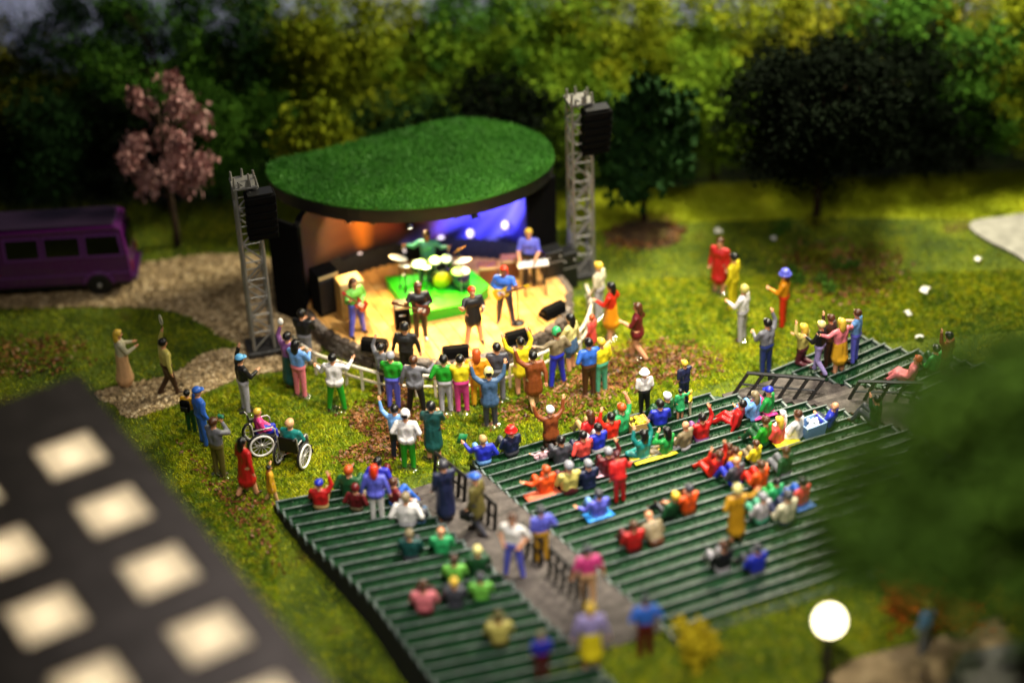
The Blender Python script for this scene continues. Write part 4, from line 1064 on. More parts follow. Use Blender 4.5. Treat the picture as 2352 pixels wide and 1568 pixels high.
# cardboard box with yellow filling
P = bleacher_hit(1465, 985, 'middle'); root = empty('cardboard_box', (P[0], P[1], P[2] + .01), math.radians(16)); tag(root, 'tan cardboard box filled with yellow stuff', 'box')
w, d, h = .44, .36, .3; bm_ = paint('#a8864a', .8)
for (cx2, cy2, sx2, sy2) in ((0, -d / 2, w, .02), (0, d / 2, w, .02), (-w / 2, 0, .02, d - .022), (w / 2, 0, .02, d - .022)): MB().box((cx2, cy2, h / 2), (sx2, sy2, h)).build('side', bm_, root)
b = MB()
for k in range(26): b.ball((random.uniform(-.17, .17), random.uniform(-.13, .13), h - .02 + random.uniform(-.03, .03)), random.uniform(.04, .06), 6, 4)
b.build('filling', paint('#d8cc30', .5), root)
# light blue cooler tub with ice
P = bleacher_hit(1864, 992, 'middle'); root = empty('cooler_tub', (P[0], P[1], P[2] + .01), math.radians(28)); tag(root, 'light blue plastic tub filled with white ice', 'tub')
w, d, h = .56, .42, .34; bm_ = paint('#7aa2d8', .35)
b = MB(); b.add([(-w * .43, -d * .43, 0), (w * .43, -d * .43, 0), (w * .43, d * .43, 0), (-w * .43, d * .43, 0), (-w / 2, -d / 2, h), (w / 2, -d / 2, h), (w / 2, d / 2, h), (-w / 2, d / 2, h), (-w / 2 + .025, -d / 2 + .025, h), (w / 2 - .025, -d / 2 + .025, h), (w / 2 - .025, d / 2 - .025, h), (-w / 2 + .025, d / 2 - .025, h), (-w * .4, -d * .4, .03), (w * .4, -d * .4, .03), (w * .4, d * .4, .03), (-w * .4, d * .4, .03)],
      [(3, 2, 1, 0), (0, 1, 5, 4), (1, 2, 6, 5), (2, 3, 7, 6), (3, 0, 4, 7), (4, 5, 9, 8), (5, 6, 10, 9), (6, 7, 11, 10), (7, 4, 8, 11), (8, 9, 13, 12), (9, 10, 14, 13), (10, 11, 15, 14), (11, 8, 12, 15), (12, 13, 14, 15)]); b.build('tub', bm_, root)
b = MB()
for k in range(24): b.ball((random.uniform(-.2, .2), random.uniform(-.14, .14), h - .07 + random.uniform(-.04, .03)), random.uniform(.04, .06), 6, 4)
b.build('ice', paint('#dfe8f4', .3), root, True)
# ------------------------------------------------------------------ people: small painted figures
HEX = dict(red='#b01616', scarlet='#c8230f', dred='#5e1016', maroon='#4a1620', coral='#c8443c', orange='#d24a10', amber='#d88a10', brown='#7a3c16', dbrown='#3a2214', tan='#a88a58', khaki='#7a6c50',
           olive='#5a5224', lolive='#b8ac58', yellow='#d8c41c', mustard='#b8860e', cream='#c8c0a0', white='#dcd8d4', lgrey='#a8a4a8', grey='#6e6e74', dgrey='#3a3a42', slate='#3c5878', black='#101012', navy='#151c3c',
           blue='#2326a0', royal='#1e2aa8', mblue='#2f62c0', lblue='#6a9ad4', sky='#5fa8d8', lav='#5a5ec8', lilac='#9a8cc0', plum='#7a4a80', pink='#d88a98', hot='#c83a7c', rose='#d8747c', blush='#d8b0b8',
           green='#1f8a3a', kelly='#1c8a1c', dgreen='#10401f', teal='#147a74', dteal='#0f4440', mint='#4a9a78', lgreen='#6ab040', forest='#154a26', seagreen='#2a9a5a', blond='#d8b23a', pblond='#d8cc80', ginger='#b04a1c', hbrown='#4a2a16', hblack='#0e0c0c', hgrey='#8a8a90', hwhite='#dcdcdc', redhair='#c8320e', skin='#d89a72', dskin='#8a5230', peach='#d8a878', gold='#c8961c', jean='#22306a')
def seg_d(P, a, b_, r0, r1):
    ab = b_ - a; L = ab @ ab
    t_ = np.clip(((P - a) @ ab) / L, 0, 1) if L > 1e-9 else np.zeros(len(P))
    d = np.linalg.norm(P - (a + t_[:, None] * ab), axis=1); return d - (r0 + (r1 - r0) * t_)
def capsule(mb, a, b_, r0, r1, n=10):
    a, b_ = Vector(a), Vector(b_); d = b_ - a
    if d.length < 1e-5: d = Vector((0, 0, 1e-4))
    u = d.normalized(); pts = []; rs = []
    for k in (1.0, .8, .45): pts.append(a - u * r0 * k); rs.append(max(.002, r0 * math.sqrt(max(0, 1 - k * k))))
    pts.append(a); rs.append(r0); pts.append(b_); rs.append(r1)
    for k in (.45, .8, 1.0): pts.append(b_ + u * r1 * k); rs.append(max(.002, r1 * math.sqrt(max(0, 1 - k * k))))
    mb.path(pts, rs, n)
ARM = dict(down=((.26, -.03, 1.14), (.26, .08, .92)), up=((.31, .06, 1.58), (.25, .10, 1.80)), wide=((.37, .06, 1.52), (.42, .12, 1.77)), out=((.33, .06, 1.16), (.46, .20, 1.20)), fwd=((.26, .12, 1.16), (.15, .34, 1.20)),
           face=((.26, .22, 1.28), (.10, .22, 1.52)), hip=((.34, -.09, 1.17), (.21, .09, 1.02)), lap=((.28, .08, 1.14), (.12, .30, 1.02)), side=((.38, .05, 1.28), (.56, .13, 1.36)), reach=((.32, .14, 1.22), (.43, .30, 1.38)),
           back=((.28, -.14, 1.16), (.26, -.24, .95)), lean=((.30, -.04, 1.15), (.35, -.02, .92)), strum=((.32, .0, 1.14), (.05, .22, 1.06)), neck=((.33, .1, 1.2), (.38, .28, 1.34)), keys=((.28, .12, 1.12), (.22, .40, 1.06)), none=None)
PEOPLE = []
def person(u, v, where, label, top, bottom, hair, pose='stand', arms=('down', 'down'), face=None, s=1.0, sleeve=True, hat=None, hatcol=None, long=False, dress=None, skin='skin', shoe='dbrown', lean=0, base=True, turn=0, loc=None, group=None):
    """where: g lawn, s stage, r riser, left / middle / right terrace, or a height"""
    if loc is not None: P = np.array(loc, float)
    elif where == 'g': P = gp(u, v, 0.0)
    elif where == 's': P = gp(u, v, SZ)
    elif where == 'r': P = gp(u, v, DZ)
    elif where in BLOCKS: P = bleacher_hit(u, v, where)
    else: P = gp(u, v, float(where))
    if where in BLOCKS: P[2] += .01
    if face is None:
        d = np.array([-1.7, .6]) - P[:2]; th = math.atan2(-d[0], d[1])
    else: th = math.radians(face)
    PEOPLE.append(dict(P=P, th=th + math.radians(turn), label=label, top=top, bottom=bottom, hair=hair, pose=pose, arms=arms if isinstance(arms, tuple) else (arms, arms), s=s * (.86 if pose in ('sit', 'cross', 'recline', 'kneel') else .93), sleeve=sleeve, hat=hat, hatcol=hatcol, long=long, dress=dress, skin=skin, shoe=shoe, lean=lean, base=base and where == 'g', group=group, where=where))
    return PEOPLE[-1]

def skeleton(p):
    """returns list of (a, b, r0, r1, tag) and joints, figure facing +y, feet or seat at z=0"""
    pr = []; J = {}
    pose = p['pose']; sit = pose in ('sit', 'cross', 'chair', 'recline')
    dz = {'sit': -.83, 'cross': -.84, 'recline': -.85, 'chair': -.40}.get(pose, 0.0)
    if pose == 'kneel': dz = -.42
    A = np.array
    lean = math.radians(p['lean'] - (14 if pose == 'recline' else 0)); piv = A([0, 0, .95 + dz])
    def up(x, y, z):
        q = A([x, y, z + dz]) - piv
        return piv + A([q[0], q[1] * math.cos(lean) + q[2] * math.sin(lean), -q[1] * math.sin(lean) + q[2] * math.cos(lean)])
    T, B_, S, H = 'top', 'bottom', 'skin', 'shoe'
    if p['dress']: pass
    pr.append((A([-.07, 0, .95 + dz]), A([.07, 0, .95 + dz]), .145, .145, B_))
    pr.append((up(-.075, 0, 1.06), up(.075, 0, 1.06), .130, .130, T))
    for sx in (-1, 1): pr.append((up(sx * .08, 0, 1.06), up(sx * .095, -.005, 1.29), .126, .134, T))
    pr.append((up(-.09, .01, 1.29), up(.09, .01, 1.29), .134, .134, T))
    pr.append((up(-.165, -.01, 1.385), up(.165, -.01, 1.385), .088, .088, T))
    pr.append((up(0, -.005, 1.44), up(0, .015, 1.55), .066, .062, S))
    pr.append((up(0, .012, 1.575), up(0, .0, 1.635), .088, .104, S))
    pr.append((up(0, .096, 1.60), up(0, .118, 1.585), .018, .02, S))
    for sx in (-1, 1): pr.append((up(sx * .098, -.005, 1.60), up(sx * .102, -.005, 1.62), .019, .02, S))
    J['head'] = up(0, 0, 1.63); J['up'] = up(0, 0, 1.9) - up(0, 0, 1.6); J['chest'] = up(0, 0, 1.28); J['neck'] = up(0, 0, 1.47)
    J['headfn'] = up
    for i, sx in enumerate((-1, 1)):
        nm = p['arms'][i]
        if ARM[nm] is None: continue
        (ex, ey, ez), (wx, wy, wz) = ARM[nm]
        sh = up(sx * .215, -.005, 1.395); el = up(sx * ex, ey, ez); wr = up(sx * wx, wy, wz)
        pr.append((sh, el, .078, .066, T)); pr.append((el, wr, .064, .050, T if p['sleeve'] else S))
        d = (wr - el) / (np.linalg.norm(wr - el) + 1e-9)
        pr.append((wr + d * .02, wr + d * .08, .042, .038, S)); J['hand' + 'LR'[i]] = wr + d * .09; J['dir' + 'LR'[i]] = d
    hip = .93 + dz
    for sx in (-1, 1):
        h = A([sx * .09, 0, hip])
        if pose in ('stand', 'walk', 'spread', 'lean'):
            if pose == 'walk': k = A([sx * .095, .09 if sx > 0 else .02, .5]); f = A([sx * .095, .16 if sx > 0 else -.24, .085 if sx > 0 else .13])
            elif pose == 'spread': k = A([sx * .15, .02, .5]); f = A([sx * .20, 0, .08])
            else: k = A([sx * .105, .015, .5]); f = A([sx * .115, 0, .08])
        elif pose == 'sit': k = A([sx * .14, .36, .40]); f = A([sx * .13, .58, .06])
        elif pose == 'recline': k = A([sx * .12, .34, .26]); f = A([sx * .12, .56, .06])
        elif pose == 'cross': k = A([sx * .32, .26, .16]); f = A([-sx * .06, .36, .07])
        elif pose == 'chair': k = A([sx * .12, .42, .56]); f = A([sx * .12, .46, .10])
        elif pose == 'kneel': k = A([sx * .12, .08, .08]); f = A([sx * .11, -.34, .07])
        pr.append((h, k, .112, .086, B_)); pr.append((k, f, .084, .064, B_ if not p.get('bare') else S))
        if pose == 'kneel': pr.append((f, f + A([0, -.1, .0]), .045, .035, H))
        else: pr.append((f + A([0, -.03, -.03]), f + A([sx * .01, .13, -.04]), .048, .04, H))
    ds = p['dress']
    if ds:
        kind, hem, tg = ds                     # kind coat / skirt / dress; hem height; tag
        if sit:
            pr.append((A([0, .04, .15 + (dz + .83)]), A([0, .34, .22 + (dz + .83)]), .2, .17, tg))
        else:
            z1 = max(hem, .12) + .12; pr.append((A([-.05, 0, .98 + dz]), A([-.06, 0, z1]), .155, .19, tg)); pr.append((A([.05, 0, .98 + dz]), A([.06, 0, z1]), .155, .19, tg))
            if kind == 'full': pr.append((A([0, 0, .7 + dz]), A([0, 0, z1]), .17, .25, tg))
    return pr, J

def fingers(mb, w, d, rot_hint):
    d = Vector(d).normalized(); w = Vector(w); s = d.cross(Vector(rot_hint)); s = s.normalized() if s.length > .01 else d.orthogonal().normalized(); nrm = s.cross(d)
    for i in range(4):
        b0 = w + s * (i - 1.5) * .019; L = (.05, .062, .058, .045)[i]
        mb.path([b0 - d * .02, b0 + d * L * .55 + nrm * .004, b0 + d * L + nrm * .016], [.0115, .0105, .007], 5)
    b0 = w - d * .06 + s * -.03; mb.path([b0, b0 - s * .03 + d * .025, b0 - s * .038 + d * .055], [.013, .012, .008], 5)

def make_people():
    tmp = []
    for p in PEOPLE:
        if p['dress'] and p['dress'][0] in ('skirt', 'full') and p['pose'] in ('stand', 'walk', 'spread'): p['bare'] = p['dress'][0] == 'skirt' or True
        pr, J = skeleton(p); p['pr'], p['J'] = pr, J
        mb = MB()
        for a, c, r0, r1, tg in pr: capsule(mb, a, c, r0, r1, 8)
        me = mb.mesh('tmp_body', []) if False else bpy.data.meshes.new('body'); 
        me.from_pydata(mb.v, [], mb.f); o = bpy.data.objects.new('tmp', me); COL.objects.link(o)
        m = o.modifiers.new('r', 'REMESH'); m.mode = 'VOXEL'; m.voxel_size = .026; m.use_smooth_shade = True
        m = o.modifiers.new('s', 'SMOOTH'); m.factor = .5; m.iterations = 2
        tmp.append(o)
    dg = bpy.context.evaluated_depsgraph_get(); dg.update()
    for p, o in zip(PEOPLE, tmp):
        me0 = bpy.data.meshes.new_from_object(o.evaluated_get(dg))
        nv = len(me0.vertices); co = np.empty(nv * 3, np.float32); me0.vertices.foreach_get('co', co); co = co.reshape(-1, 3).astype(float)
        F = [tuple(f.vertices) for f in me0.polygons]; cen = np.array([co[list(f)].mean(0) for f in F])
        D = np.stack([seg_d(cen, np.array(a, float), np.array(c, float), r0, r1) for a, c, r0, r1, _ in p['pr']], 1)
        slot = {'top': 0, 'bottom': 1, 'skin': 2, 'shoe': 3}; tg = np.array([slot[x[4]] for x in p['pr']])[D.argmin(1)]
        mb = MB(); mb.v = [tuple(c) for c in co]; mb.f = F; mb.mi = [int(x) for x in tg]
        mb.m = 2; J = p['J']
        for L in 'LR':
            if 'hand' + L in J: fingers(mb, J['hand' + L], J['dir' + L], (0, 0, 1) if abs(J['dir' + L][2]) < .8 else (0, 1, 0))
        mb.m = 4; up = J['headfn']
        for sx in (-1, 1): mb.ball(up(sx * .037, .096, 1.63), (.012, .008, .010), 6, 4)
        mb.m = 5; q = up(0, .09, 1.548); mb.ball(q, (.026, .008, .007), 6, 4)
        mats = [paint(HEX[p['top']], .46, .2, .5, 11.0), paint(HEX[p['bottom']], .46, .2, .5, 11.0), paint(HEX[p['skin']], .4), paint(HEX[p['shoe']]), paint('#140c0a', .3), paint('#8a3a30', .4)]
        root = empty('person', p['P'], p['th']); root.scale = (p['s'],) * 3
        tag(root, p['label'], 'person', p['group'] or {'g': 'people on the lawn', 1.22: 'people on the lawn', 's': 'band members', 'r': 'band members'}.get(p['where'], 'spectators on the terraces'))
        p['root'] = root
        bo = mb.build('body', mats, root, True)
        # hair and hats
        up_v = Vector(up(0, 0, 1.9)) - Vector(up(0, 0, 1.6)); fw = Vector(up(0, .1, 1.6)) - Vector(up(0, 0, 1.6))
        zc = up_v.normalized(); yc = fw.normalized(); xc = yc.cross(zc); R = Matrix((xc, yc, zc)).transposed(); hc = Vector(J['head'])
        def hp(pts): return [tuple(hc + R @ Vector(q)) for q in pts]
        if p['hair']:
            mb = MB(); t_ = MB(); t_.ball((0, -.012, .02), (.115, .122, .118), 14, 8, -.55)
            t_.v = [(x, y if z > -.0 or y < .05 else .05 - (y - .05) * .3, z + (.05 if y > .06 and z < .05 else 0)) for x, y, z in t_.v]
            mb.add(hp(t_.v), t_.f)
            if p['long']:
                t_ = MB(); t_.ball((0, -.07, -.09), (.112, .08, .2), 12, 8); mb.add(hp(t_.v), t_.f)
            mb.build('hair', paint(HEX[p['hair']], .3, bump=.5, scale=26), root, True)
        if p['hat']:
            hm = paint(HEX[p['hatcol']], .38); mb = MB(); t_ = MB()
            if p['hat'] == 'cap':
                t_.ball((0, -.005, .03), (.123, .13, .112), 14, 6, 0.0); mb.add(hp(t_.v), t_.f); t_ = MB()
                t_.prism([(-.09, .08), (.09, .08), (.075, .165), (.0, .19), (-.075, .165)], .024, .04); mb.add(hp(t_.v), t_.f)
            elif p['hat'] == 'brim':
                t_.lathe([(.001, .165), (.09, .16), (.125, .12), (.125, .055), (.175, .03), (.182, .016), (.12, .02), (.001, .025)], 18); mb.add(hp(t_.v), t_.f)
            elif p['hat'] == 'beanie':
                t_.lathe([(.001, .17), (.07, .165), (.112, .11), (.128, .02), (.126, -.02), (.001, -.01)], 14); mb.add(hp(t_.v), t_.f)
            elif p['hat'] == 'scarf':
                t_.ball((0, -.02, .01), (.126, .132, .135), 14, 9, -.75); t_.v = [(x, min(y, .07), z) for x, y, z in t_.v]; mb.add(hp(t_.v), t_.f)
            mb.build('hat', hm, root, True)
        if p['base'] and random.random() < .8:
            b = MB(); n = 16; vs = []; rr = [random.uniform(.85, 1.15) for _ in range(n)]
            for kk, (r_, z_) in enumerate(((.30, .003), (.27, .035), (.18, .06), (.05, .07))):
                for a in range(n): vs.append((r_ * rr[a] * math.cos(a * 2 * math.pi / n), .02 + .75 * r_ * rr[a] * math.sin(a * 2 * math.pi / n), z_ + (random.uniform(-.008, .008) if kk else 0)))
            fs_ = [(k * n + a, k * n + (a + 1) % n, (k + 1) * n + (a + 1) % n, (k + 1) * n + a) for k in range(3) for a in range(n)] + [tuple(3 * n + a for a in range(n))]
            b.add(vs, fs_); b.build('glue_base', GLUE, root, True)
        bpy.data.objects.remove(o); bpy.data.meshes.remove(me0)
t = NT('clear_glue'); t.t.nodes.remove(t.b); tp = t.n('ShaderNodeBsdfTransparent'); gl = t.n('ShaderNodeBsdfGlossy'); gl.inputs['Roughness'].default_value = .08
fr = t.n('ShaderNodeFresnel'); nz = t.noise(t.coord(), 20, 2); bp = t.n('ShaderNodeBump'); bp.inputs['Strength'].default_value = .4; bp.inputs['Distance'].default_value = .03; t.put(bp.inputs['Height'], nz)
t.t.links.new(bp.outputs[0], gl.inputs['Normal']); t.t.links.new(bp.outputs[0], fr.inputs['Normal']); tp.inputs[0].default_value = (.86, .9, .86, 1)
mx = t.n('ShaderNodeMixShader'); t.put(mx.inputs[0], t.math('MULTIPLY_ADD', fr.outputs[0], 1.8, .10, clamp=True)); t.t.links.new(tp.outputs[0], mx.inputs[1]); t.t.links.new(gl.outputs[0], mx.inputs[2]); t.t.links.new(mx.outputs[0], t.out.inputs[0])
GLUE = t.m
def world_of(p, q):
    c, s_ = math.cos(p['th']), math.sin(p['th']); x, y, z = np.array(q) * p['s']
    return Vector((p['P'][0] + x * c - y * s_, p['P'][1] + x * s_ + y * c, p['P'][2] + z))
# ------------------------------------------------------------------ the crowd on the lawn
g = 'g'
person(290, 885, g, 'woman in a long peach dress with blond hair on the gravel path', 'cream', 'peach', 'blond', arms=('fwd', 'fwd'), face=-70, dress=('full', .08, 'bottom'), long=True, base=False)
racketman = person(392, 906, g, 'man in olive shirt raising a racket on the gravel path', 'lolive', 'dbrown', 'hblack', pose='walk', arms=('up', 'lean'), face=-60, base=False)
person(566, 944, g, 'man in black jacket and pale trousers with blue cap by the gravel', 'black', 'lgrey', 'hblack', arms=('up', 'fwd'), face=-60, hat='cap', hatcol='sky')
boy = person(442, 992, g, 'boy in yellow shirt with black backpack beside the blue suited man', 'gold', 'forest', 'hblack', s=.74, face=-20, base=False)
person(470, 1020, g, 'man all in blue with blue cap, leftmost on the lawn', 'mblue', 'mblue', None, face=-60, hat='cap', hatcol='mblue')
camman = person(506, 1092, g, 'man in grey shirt and brown trousers holding something to his face', 'grey', 'olive', 'hbrown', arms=('face', 'face'), face=-35)
redlady = person(572, 1138, g, 'black haired woman in red coat leading a child by the hand', 'red', 'peach', 'hblack', pose='walk', arms=('down', 'lean'), face=-50, dress=('full', .42, 'top'), long=True)
person(627, 1150, g, 'small child in yellow coat held by the woman in red', 'gold', 'peach', 'hblack', pose='walk', s=.62, arms=('side', 'lean'), face=-75, dress=('coat', .5, 'top'), base=False)
person(692, 910, g, 'woman in blue and white top and pink trousers near the fence end', 'lblue', 'rose', 'hblack', arms=('fwd', 'fwd'), face=-30, long=True)
armw = person(673, 892, g, 'person in plum top and dark teal skirt raising an arm at the fence end', 'plum', 'dteal', 'hblack', arms=('up', 'down'), face=-25, dress=('full', .25, 'bottom'))
person(705, 838, g, 'person in black jacket and grey trousers at the left stage corner', 'black', 'grey', 'hblack', arms=('fwd', 'fwd'), face=-20, base=False)
person(775, 942, g, 'man in white jacket and green trousers with both arms spread', 'white', 'kelly', 'hblack', pose='spread', arms=('out', 'reach'), face=-8, dress=('coat', .82, 'top'))
person(884, 905, g, 'small dark haired person raising a fist behind the green jacket', 'grey', 'dgrey', 'hblack', arms=('up', 'down'), s=.9, base=False)
person(906, 938, g, 'man in green jacket and blue trousers with grey hair at the fence', 'kelly', 'lav', 'hgrey', arms=('fwd', 'hip'), face=-10)
person(958, 948, g, 'man in grey jacket and black trousers with brown hair at the fence', 'grey', 'black', 'hbrown', pose='spread', arms=('lean', 'reach'), face=-15, dress=('coat', .84, 'top'))
person(1026, 946, g, 'person in green t shirt and grey trousers at the fence', 'kelly', 'lgrey', 'hblack', arms=('hip', 'fwd'), sleeve=False, face=0, skin='skin')
person(1063, 946, g, 'person in yellow top and hot pink trousers at the fence', 'yellow', 'hot', 'hblack', arms=('fwd', 'fwd'), face=5)
person(1100, 932, g, 'long haired woman in amber jacket with elbows out at the fence', 'amber', 'gold', 'ginger', arms=('hip', 'hip'), face=0, long=True)
person(1146, 918, g, 'man in dark grey suit beside the amber jacket at the fence', 'dgrey', 'grey', 'hblack', arms=('down', 'down'), face=5)
person(1128, 978, g, 'man in slate blue coat with both arms raised and pale cap', 'slate', 'dgrey', 'hblack', arms=('wide', 'wide'), face=5, hat='beanie', hatcol='pblond', dress=('coat', .66, 'top'))
person(1200, 905, g, 'woman in yellow dress with both arms up behind the rust coat', 'yellow', 'skin', 'hblack', arms=('wide', 'up'), face=20, dress=('skirt', .62, 'top'), base=False)
person(1228, 938, g, 'man in rust brown coat raising his left arm', 'brown', 'tan', 'hblack', pose='walk', arms=('wide', 'back'), face=15, dress=('coat', .5, 'top'))
person(1281, 884, g, 'man in olive brown jacket with green cap and blue jeans, legs apart', 'khaki', 'royal', 'hbrown', pose='spread', arms=('side', 'hip'), face=35, hat='beanie', hatcol='seagreen')
person(1312, 850, g, 'woman in yellow top and grey blue skirt at the right of the fence', 'pblond', 'slate', 'hblack', arms=('fwd', 'lean'), face=60, dress=('skirt', .6, 'bottom'), long=True, base=False)
person(1354, 908, g, 'man in blue shirt and brown trousers embracing a woman', 'mblue', 'hbrown', 'hblack', arms=('hip', 'side'), face=20, sleeve=False)
person(1382, 900, g, 'woman in yellow top and mint trousers beside the blue shirt', 'yellow', 'mint', 'blond', arms=('side', 'down'), face=30, s=.95)
person(938, 872, g, 'guard in black coat and black cap facing the crowd behind the fence', 'black', 'black', 'hblack', face=170, hat='beanie', hatcol='black', arms=('lean', 'lean'), base=False)
person(1376, 728, g, 'blond person in pale clothes standing right of the stage', 'cream', 'lgrey', 'blond', face=60)
person(1404, 776, g, 'black haired woman in red and orange dress right of the stage', 'scarlet', 'amber', 'hblack', arms=('fwd', 'hip'), face=70, dress=('full', .42, 'bottom'), long=True)
person(1360, 812, g, 'child in pink red dress near the right end of the fence', 'coral', 'orange', 'ginger', face=60, s=.7, dress=('skirt', .5, 'top'))
person(1464, 824, g, 'long haired woman in short dark red dress walking left', 'dred', 'skin', 'hbrown', pose='walk', arms=('fwd', 'hip'), face=75, dress=('skirt', .72, 'top'), long=True, sleeve=False)
person(1651, 672, g, 'woman in red dress with dark bag far out on the right lawn', 'red', 'khaki', 'hbrown', face=150, dress=('full', .42, 'top'))
person(1682, 708, g, 'person all in bright yellow beside the red dress', 'yellow', 'yellow', 'hblack', face=60)
person(1704, 782, g, 'woman in white top and grey trousers with yellow green headscarf', 'white', 'lgrey', None, face=60, hat='scarf', hatcol='lolive', arms=('fwd', 'down'))
hatw = person(1798, 748, g, 'woman in orange top and red trousers with blue basket on her head', 'amber', 'scarlet', 'hbrown', face=70, long=True, arms=('fwd', 'down'), hat='brim', hatcol='lav')
person(1758, 862, g, 'man in grey shirt and blue trousers raising his right arm at the railing', 'grey', 'jean', 'hblack', arms=('fwd', 'up'), face=35)
person(1480, 950, 'middle', 'man in white shirt and white hat with black trousers, standing', 'white', 'black', None, hat='brim', hatcol='white', s=.78, face=15, sleeve=False)
person(1571, 925, 'middle', 'blond woman in navy overall holding a blue thing, standing', 'navy', 'navy', 'blond', s=.76, face=30, arms=('down', 'face'), sleeve=False)
person(940, 1076, g, 'man in white jacket and white cap with green trousers on dry leaves', 'white', 'kelly', 'hblack', face=-8, hat='beanie', hatcol='white', arms=('hip', 'hip'), dress=('coat', .84, 'top'))
person(915, 1052, g, 'small dark haired boy in pale blue shirt raising his arm on the leaves', 'lblue', 'navy', 'hblack', arms=('wide', 'down'), s=.92, face=-10, base=False)
person(998, 1054, g, 'person in long dark teal hooded coat with back to the camera', 'dteal', 'black', None, face=-5, hat='scarf', hatcol='black', arms=('fwd', 'fwd'), dress=('full', .36, 'top'))
person(2120, 1500, BZ, 'blurred blond child in blue by the lower right path', 'lblue', 'grey', 'blond', s=.8, face=40, base=False)
# ------------------------------------------------------------------ terraces: far right
R_ = 'right'; M_ = 'middle'; L_ = 'left'
person(1842, 832, R_, 'blond woman in pale yellow top kneeling on the right terrace', 'lolive', 'maroon', 'blond', pose='kneel', arms=('up', 'fwd'), face=50, long=True)
person(1880, 856, R_, 'blond woman in black top and lilac trousers striding', 'black', 'lilac', 'pblond', pose='walk', arms=('fwd', 'side'), face=60, s=.92)
person(1902, 836, R_, 'person in dark brown raising an arm behind the yellow skirt', 'dbrown', 'dbrown', 'hbrown', arms=('up', 'down'), face=50, s=.9)
person(1926, 852, R_, 'blond woman in pink top and yellow skirt', 'rose', 'gold', 'blond', arms=('side', 'side'), face=30, dress=('full', .4, 'bottom'), long=True, s=.95)
person(1962, 828, R_, 'man in light blue shirt and blue shorts', 'lblue', 'lav', 'hbrown', arms=('fwd', 'fwd'), face=60, s=.92, sleeve=False)
person(2090, 872, R_, 'red haired woman in pink dress reclining on the right terrace', 'rose', 'rose', 'ginger', pose='recline', arms=('lap', 'lean'), face=70, dress=('full', .2, 'bottom'))
person(2146, 852, R_, 'man in green shirt sitting beside the pink dress', 'green', 'dgreen', 'hblack', pose='sit', arms=('lap', 'lap'), face=40)
person(2172, 850, R_, 'person in brown raising a pale hand behind the green shirt', 'brown', 'dbrown', 'hblack', pose='kneel', arms=('up', 'down'), face=50)
person(2010, 970, M_, 'person with raised pale hand half hidden by the foreground tree', 'dgreen', 'dgrey', 'hblack', pose='sit', arms=('up', 'lap'))
# ------------------------------------------------------------------ terraces: middle block, front rows
bluem = person(1112, 1062, M_, 'man in royal blue jumper and light blue trousers holding up a green paper', 'royal', 'lblue', 'tan', pose='sit', arms=('reach', 'hip'), face=15)
person(1176, 1042, M_, 'person in navy coat and red hat in the front row', 'navy', 'dgrey', 'hbrown', pose='sit', arms=('lap', 'lap'), hat='brim', hatcol='red', face=30)
person(1266, 1022, M_, 'white haired person in brown coat with both hands raised', 'brown', 'dbrown', 'hwhite', pose='kneel', arms=('wide', 'wide'), dress=('coat', .3, 'top'), face=20)
person(1247, 1054, M_, 'baby in pink dress with black hair and arms out', 'blush', 'blush', 'hblack', pose='cross', arms=('side', 'side'), s=.52, face=20)
person(1290, 1062, M_, 'person in dark slate jacket with black hair beside the baby', 'dgrey', 'dgrey', 'hblack', pose='sit', arms=('lap', 'hip'), face=20)
person(1340, 1050, M_, 'person in coral shirt with thick black hair', 'coral', 'navy', 'hblack', pose='sit', arms=('hip', 'lap'), face=25)
person(1374, 1034, M_, 'person in shiny blue shirt with black hair', 'royal', 'lgrey', 'hblack', pose='sit', arms='lap', sleeve=False)
person(1356, 1006, M_, 'person in red shirt with long brown hair in the front row', 'red', 'tan', 'hbrown', pose='sit', arms='hip', sleeve=False, long=True)
person(1404, 1008, M_, 'person in bright red shirt with black hair raising one arm', 'scarlet', 'tan', 'hblack', pose='sit', arms=('up', 'lap'), face=25)
person(1428, 994, M_, 'ginger woman in green top stretching her pale arm high', 'seagreen', 'dgreen', 'ginger', pose='sit', arms=('lap', 'up'), sleeve=False, s=1.1)
person(1516, 978, M_, 'person in blue shirt and green trousers with black hair', 'royal', 'dgreen', 'hblack', pose='sit', arms='lap', face=10)
person(1532, 962, M_, 'white haired person in green behind the blue shirt', 'forest', 'dgreen', 'hwhite', pose='sit', arms='lap')
person(1562, 958, M_, 'little girl in green dress with black hair', 'seagreen', 'skin', 'hblack', s=.52, dress=('full', .55, 'top'), arms=('down', 'side'), face=20)
person(1585, 948, M_, 'tiny child in yellow beside the girl in green', 'yellow', 'cream', 'blond', s=.42, arms=('side', 'out'), face=90)
person(1478, 1048, M_, 'person in teal shirt with both fists raised on the yellow blanket', 'teal', 'teal', 'hblack', pose='cross', arms=('up', 'up'), long=True)
person(1531, 1040, M_, 'woman in green shirt with dark hair and hand to her face', 'green', 'khaki', 'hblack', pose='cross', arms=('face', 'lap'), long=True, face=45)
person(1574, 1026, M_, 'bald man in khaki shirt on a pale mat', 'khaki', 'lgrey', None, pose='cross', arms='lap')
person(1612, 1010, M_, 'person in red shirt with black hair raising the right hand', 'red', 'plum', 'hblack', pose='sit', arms=('lap', 'up'), face=20)
person(1690, 972, M_, 'black haired person in red sitting sideways', 'red', 'red', 'hblack', pose='recline', arms=('lean', 'lap'), face=65)
person(1732, 958, M_, 'grey haired woman in light blue dress beside the blue cap', 'lblue', 'lblue', 'khaki', pose='sit', arms=('reach', 'lap'), face=50, long=True)
person(1764, 948, M_, 'person in green shirt and blue cap on the magenta blanket', 'green', 'hot', None, pose='sit', arms='lap', hat='cap', hatcol='royal')
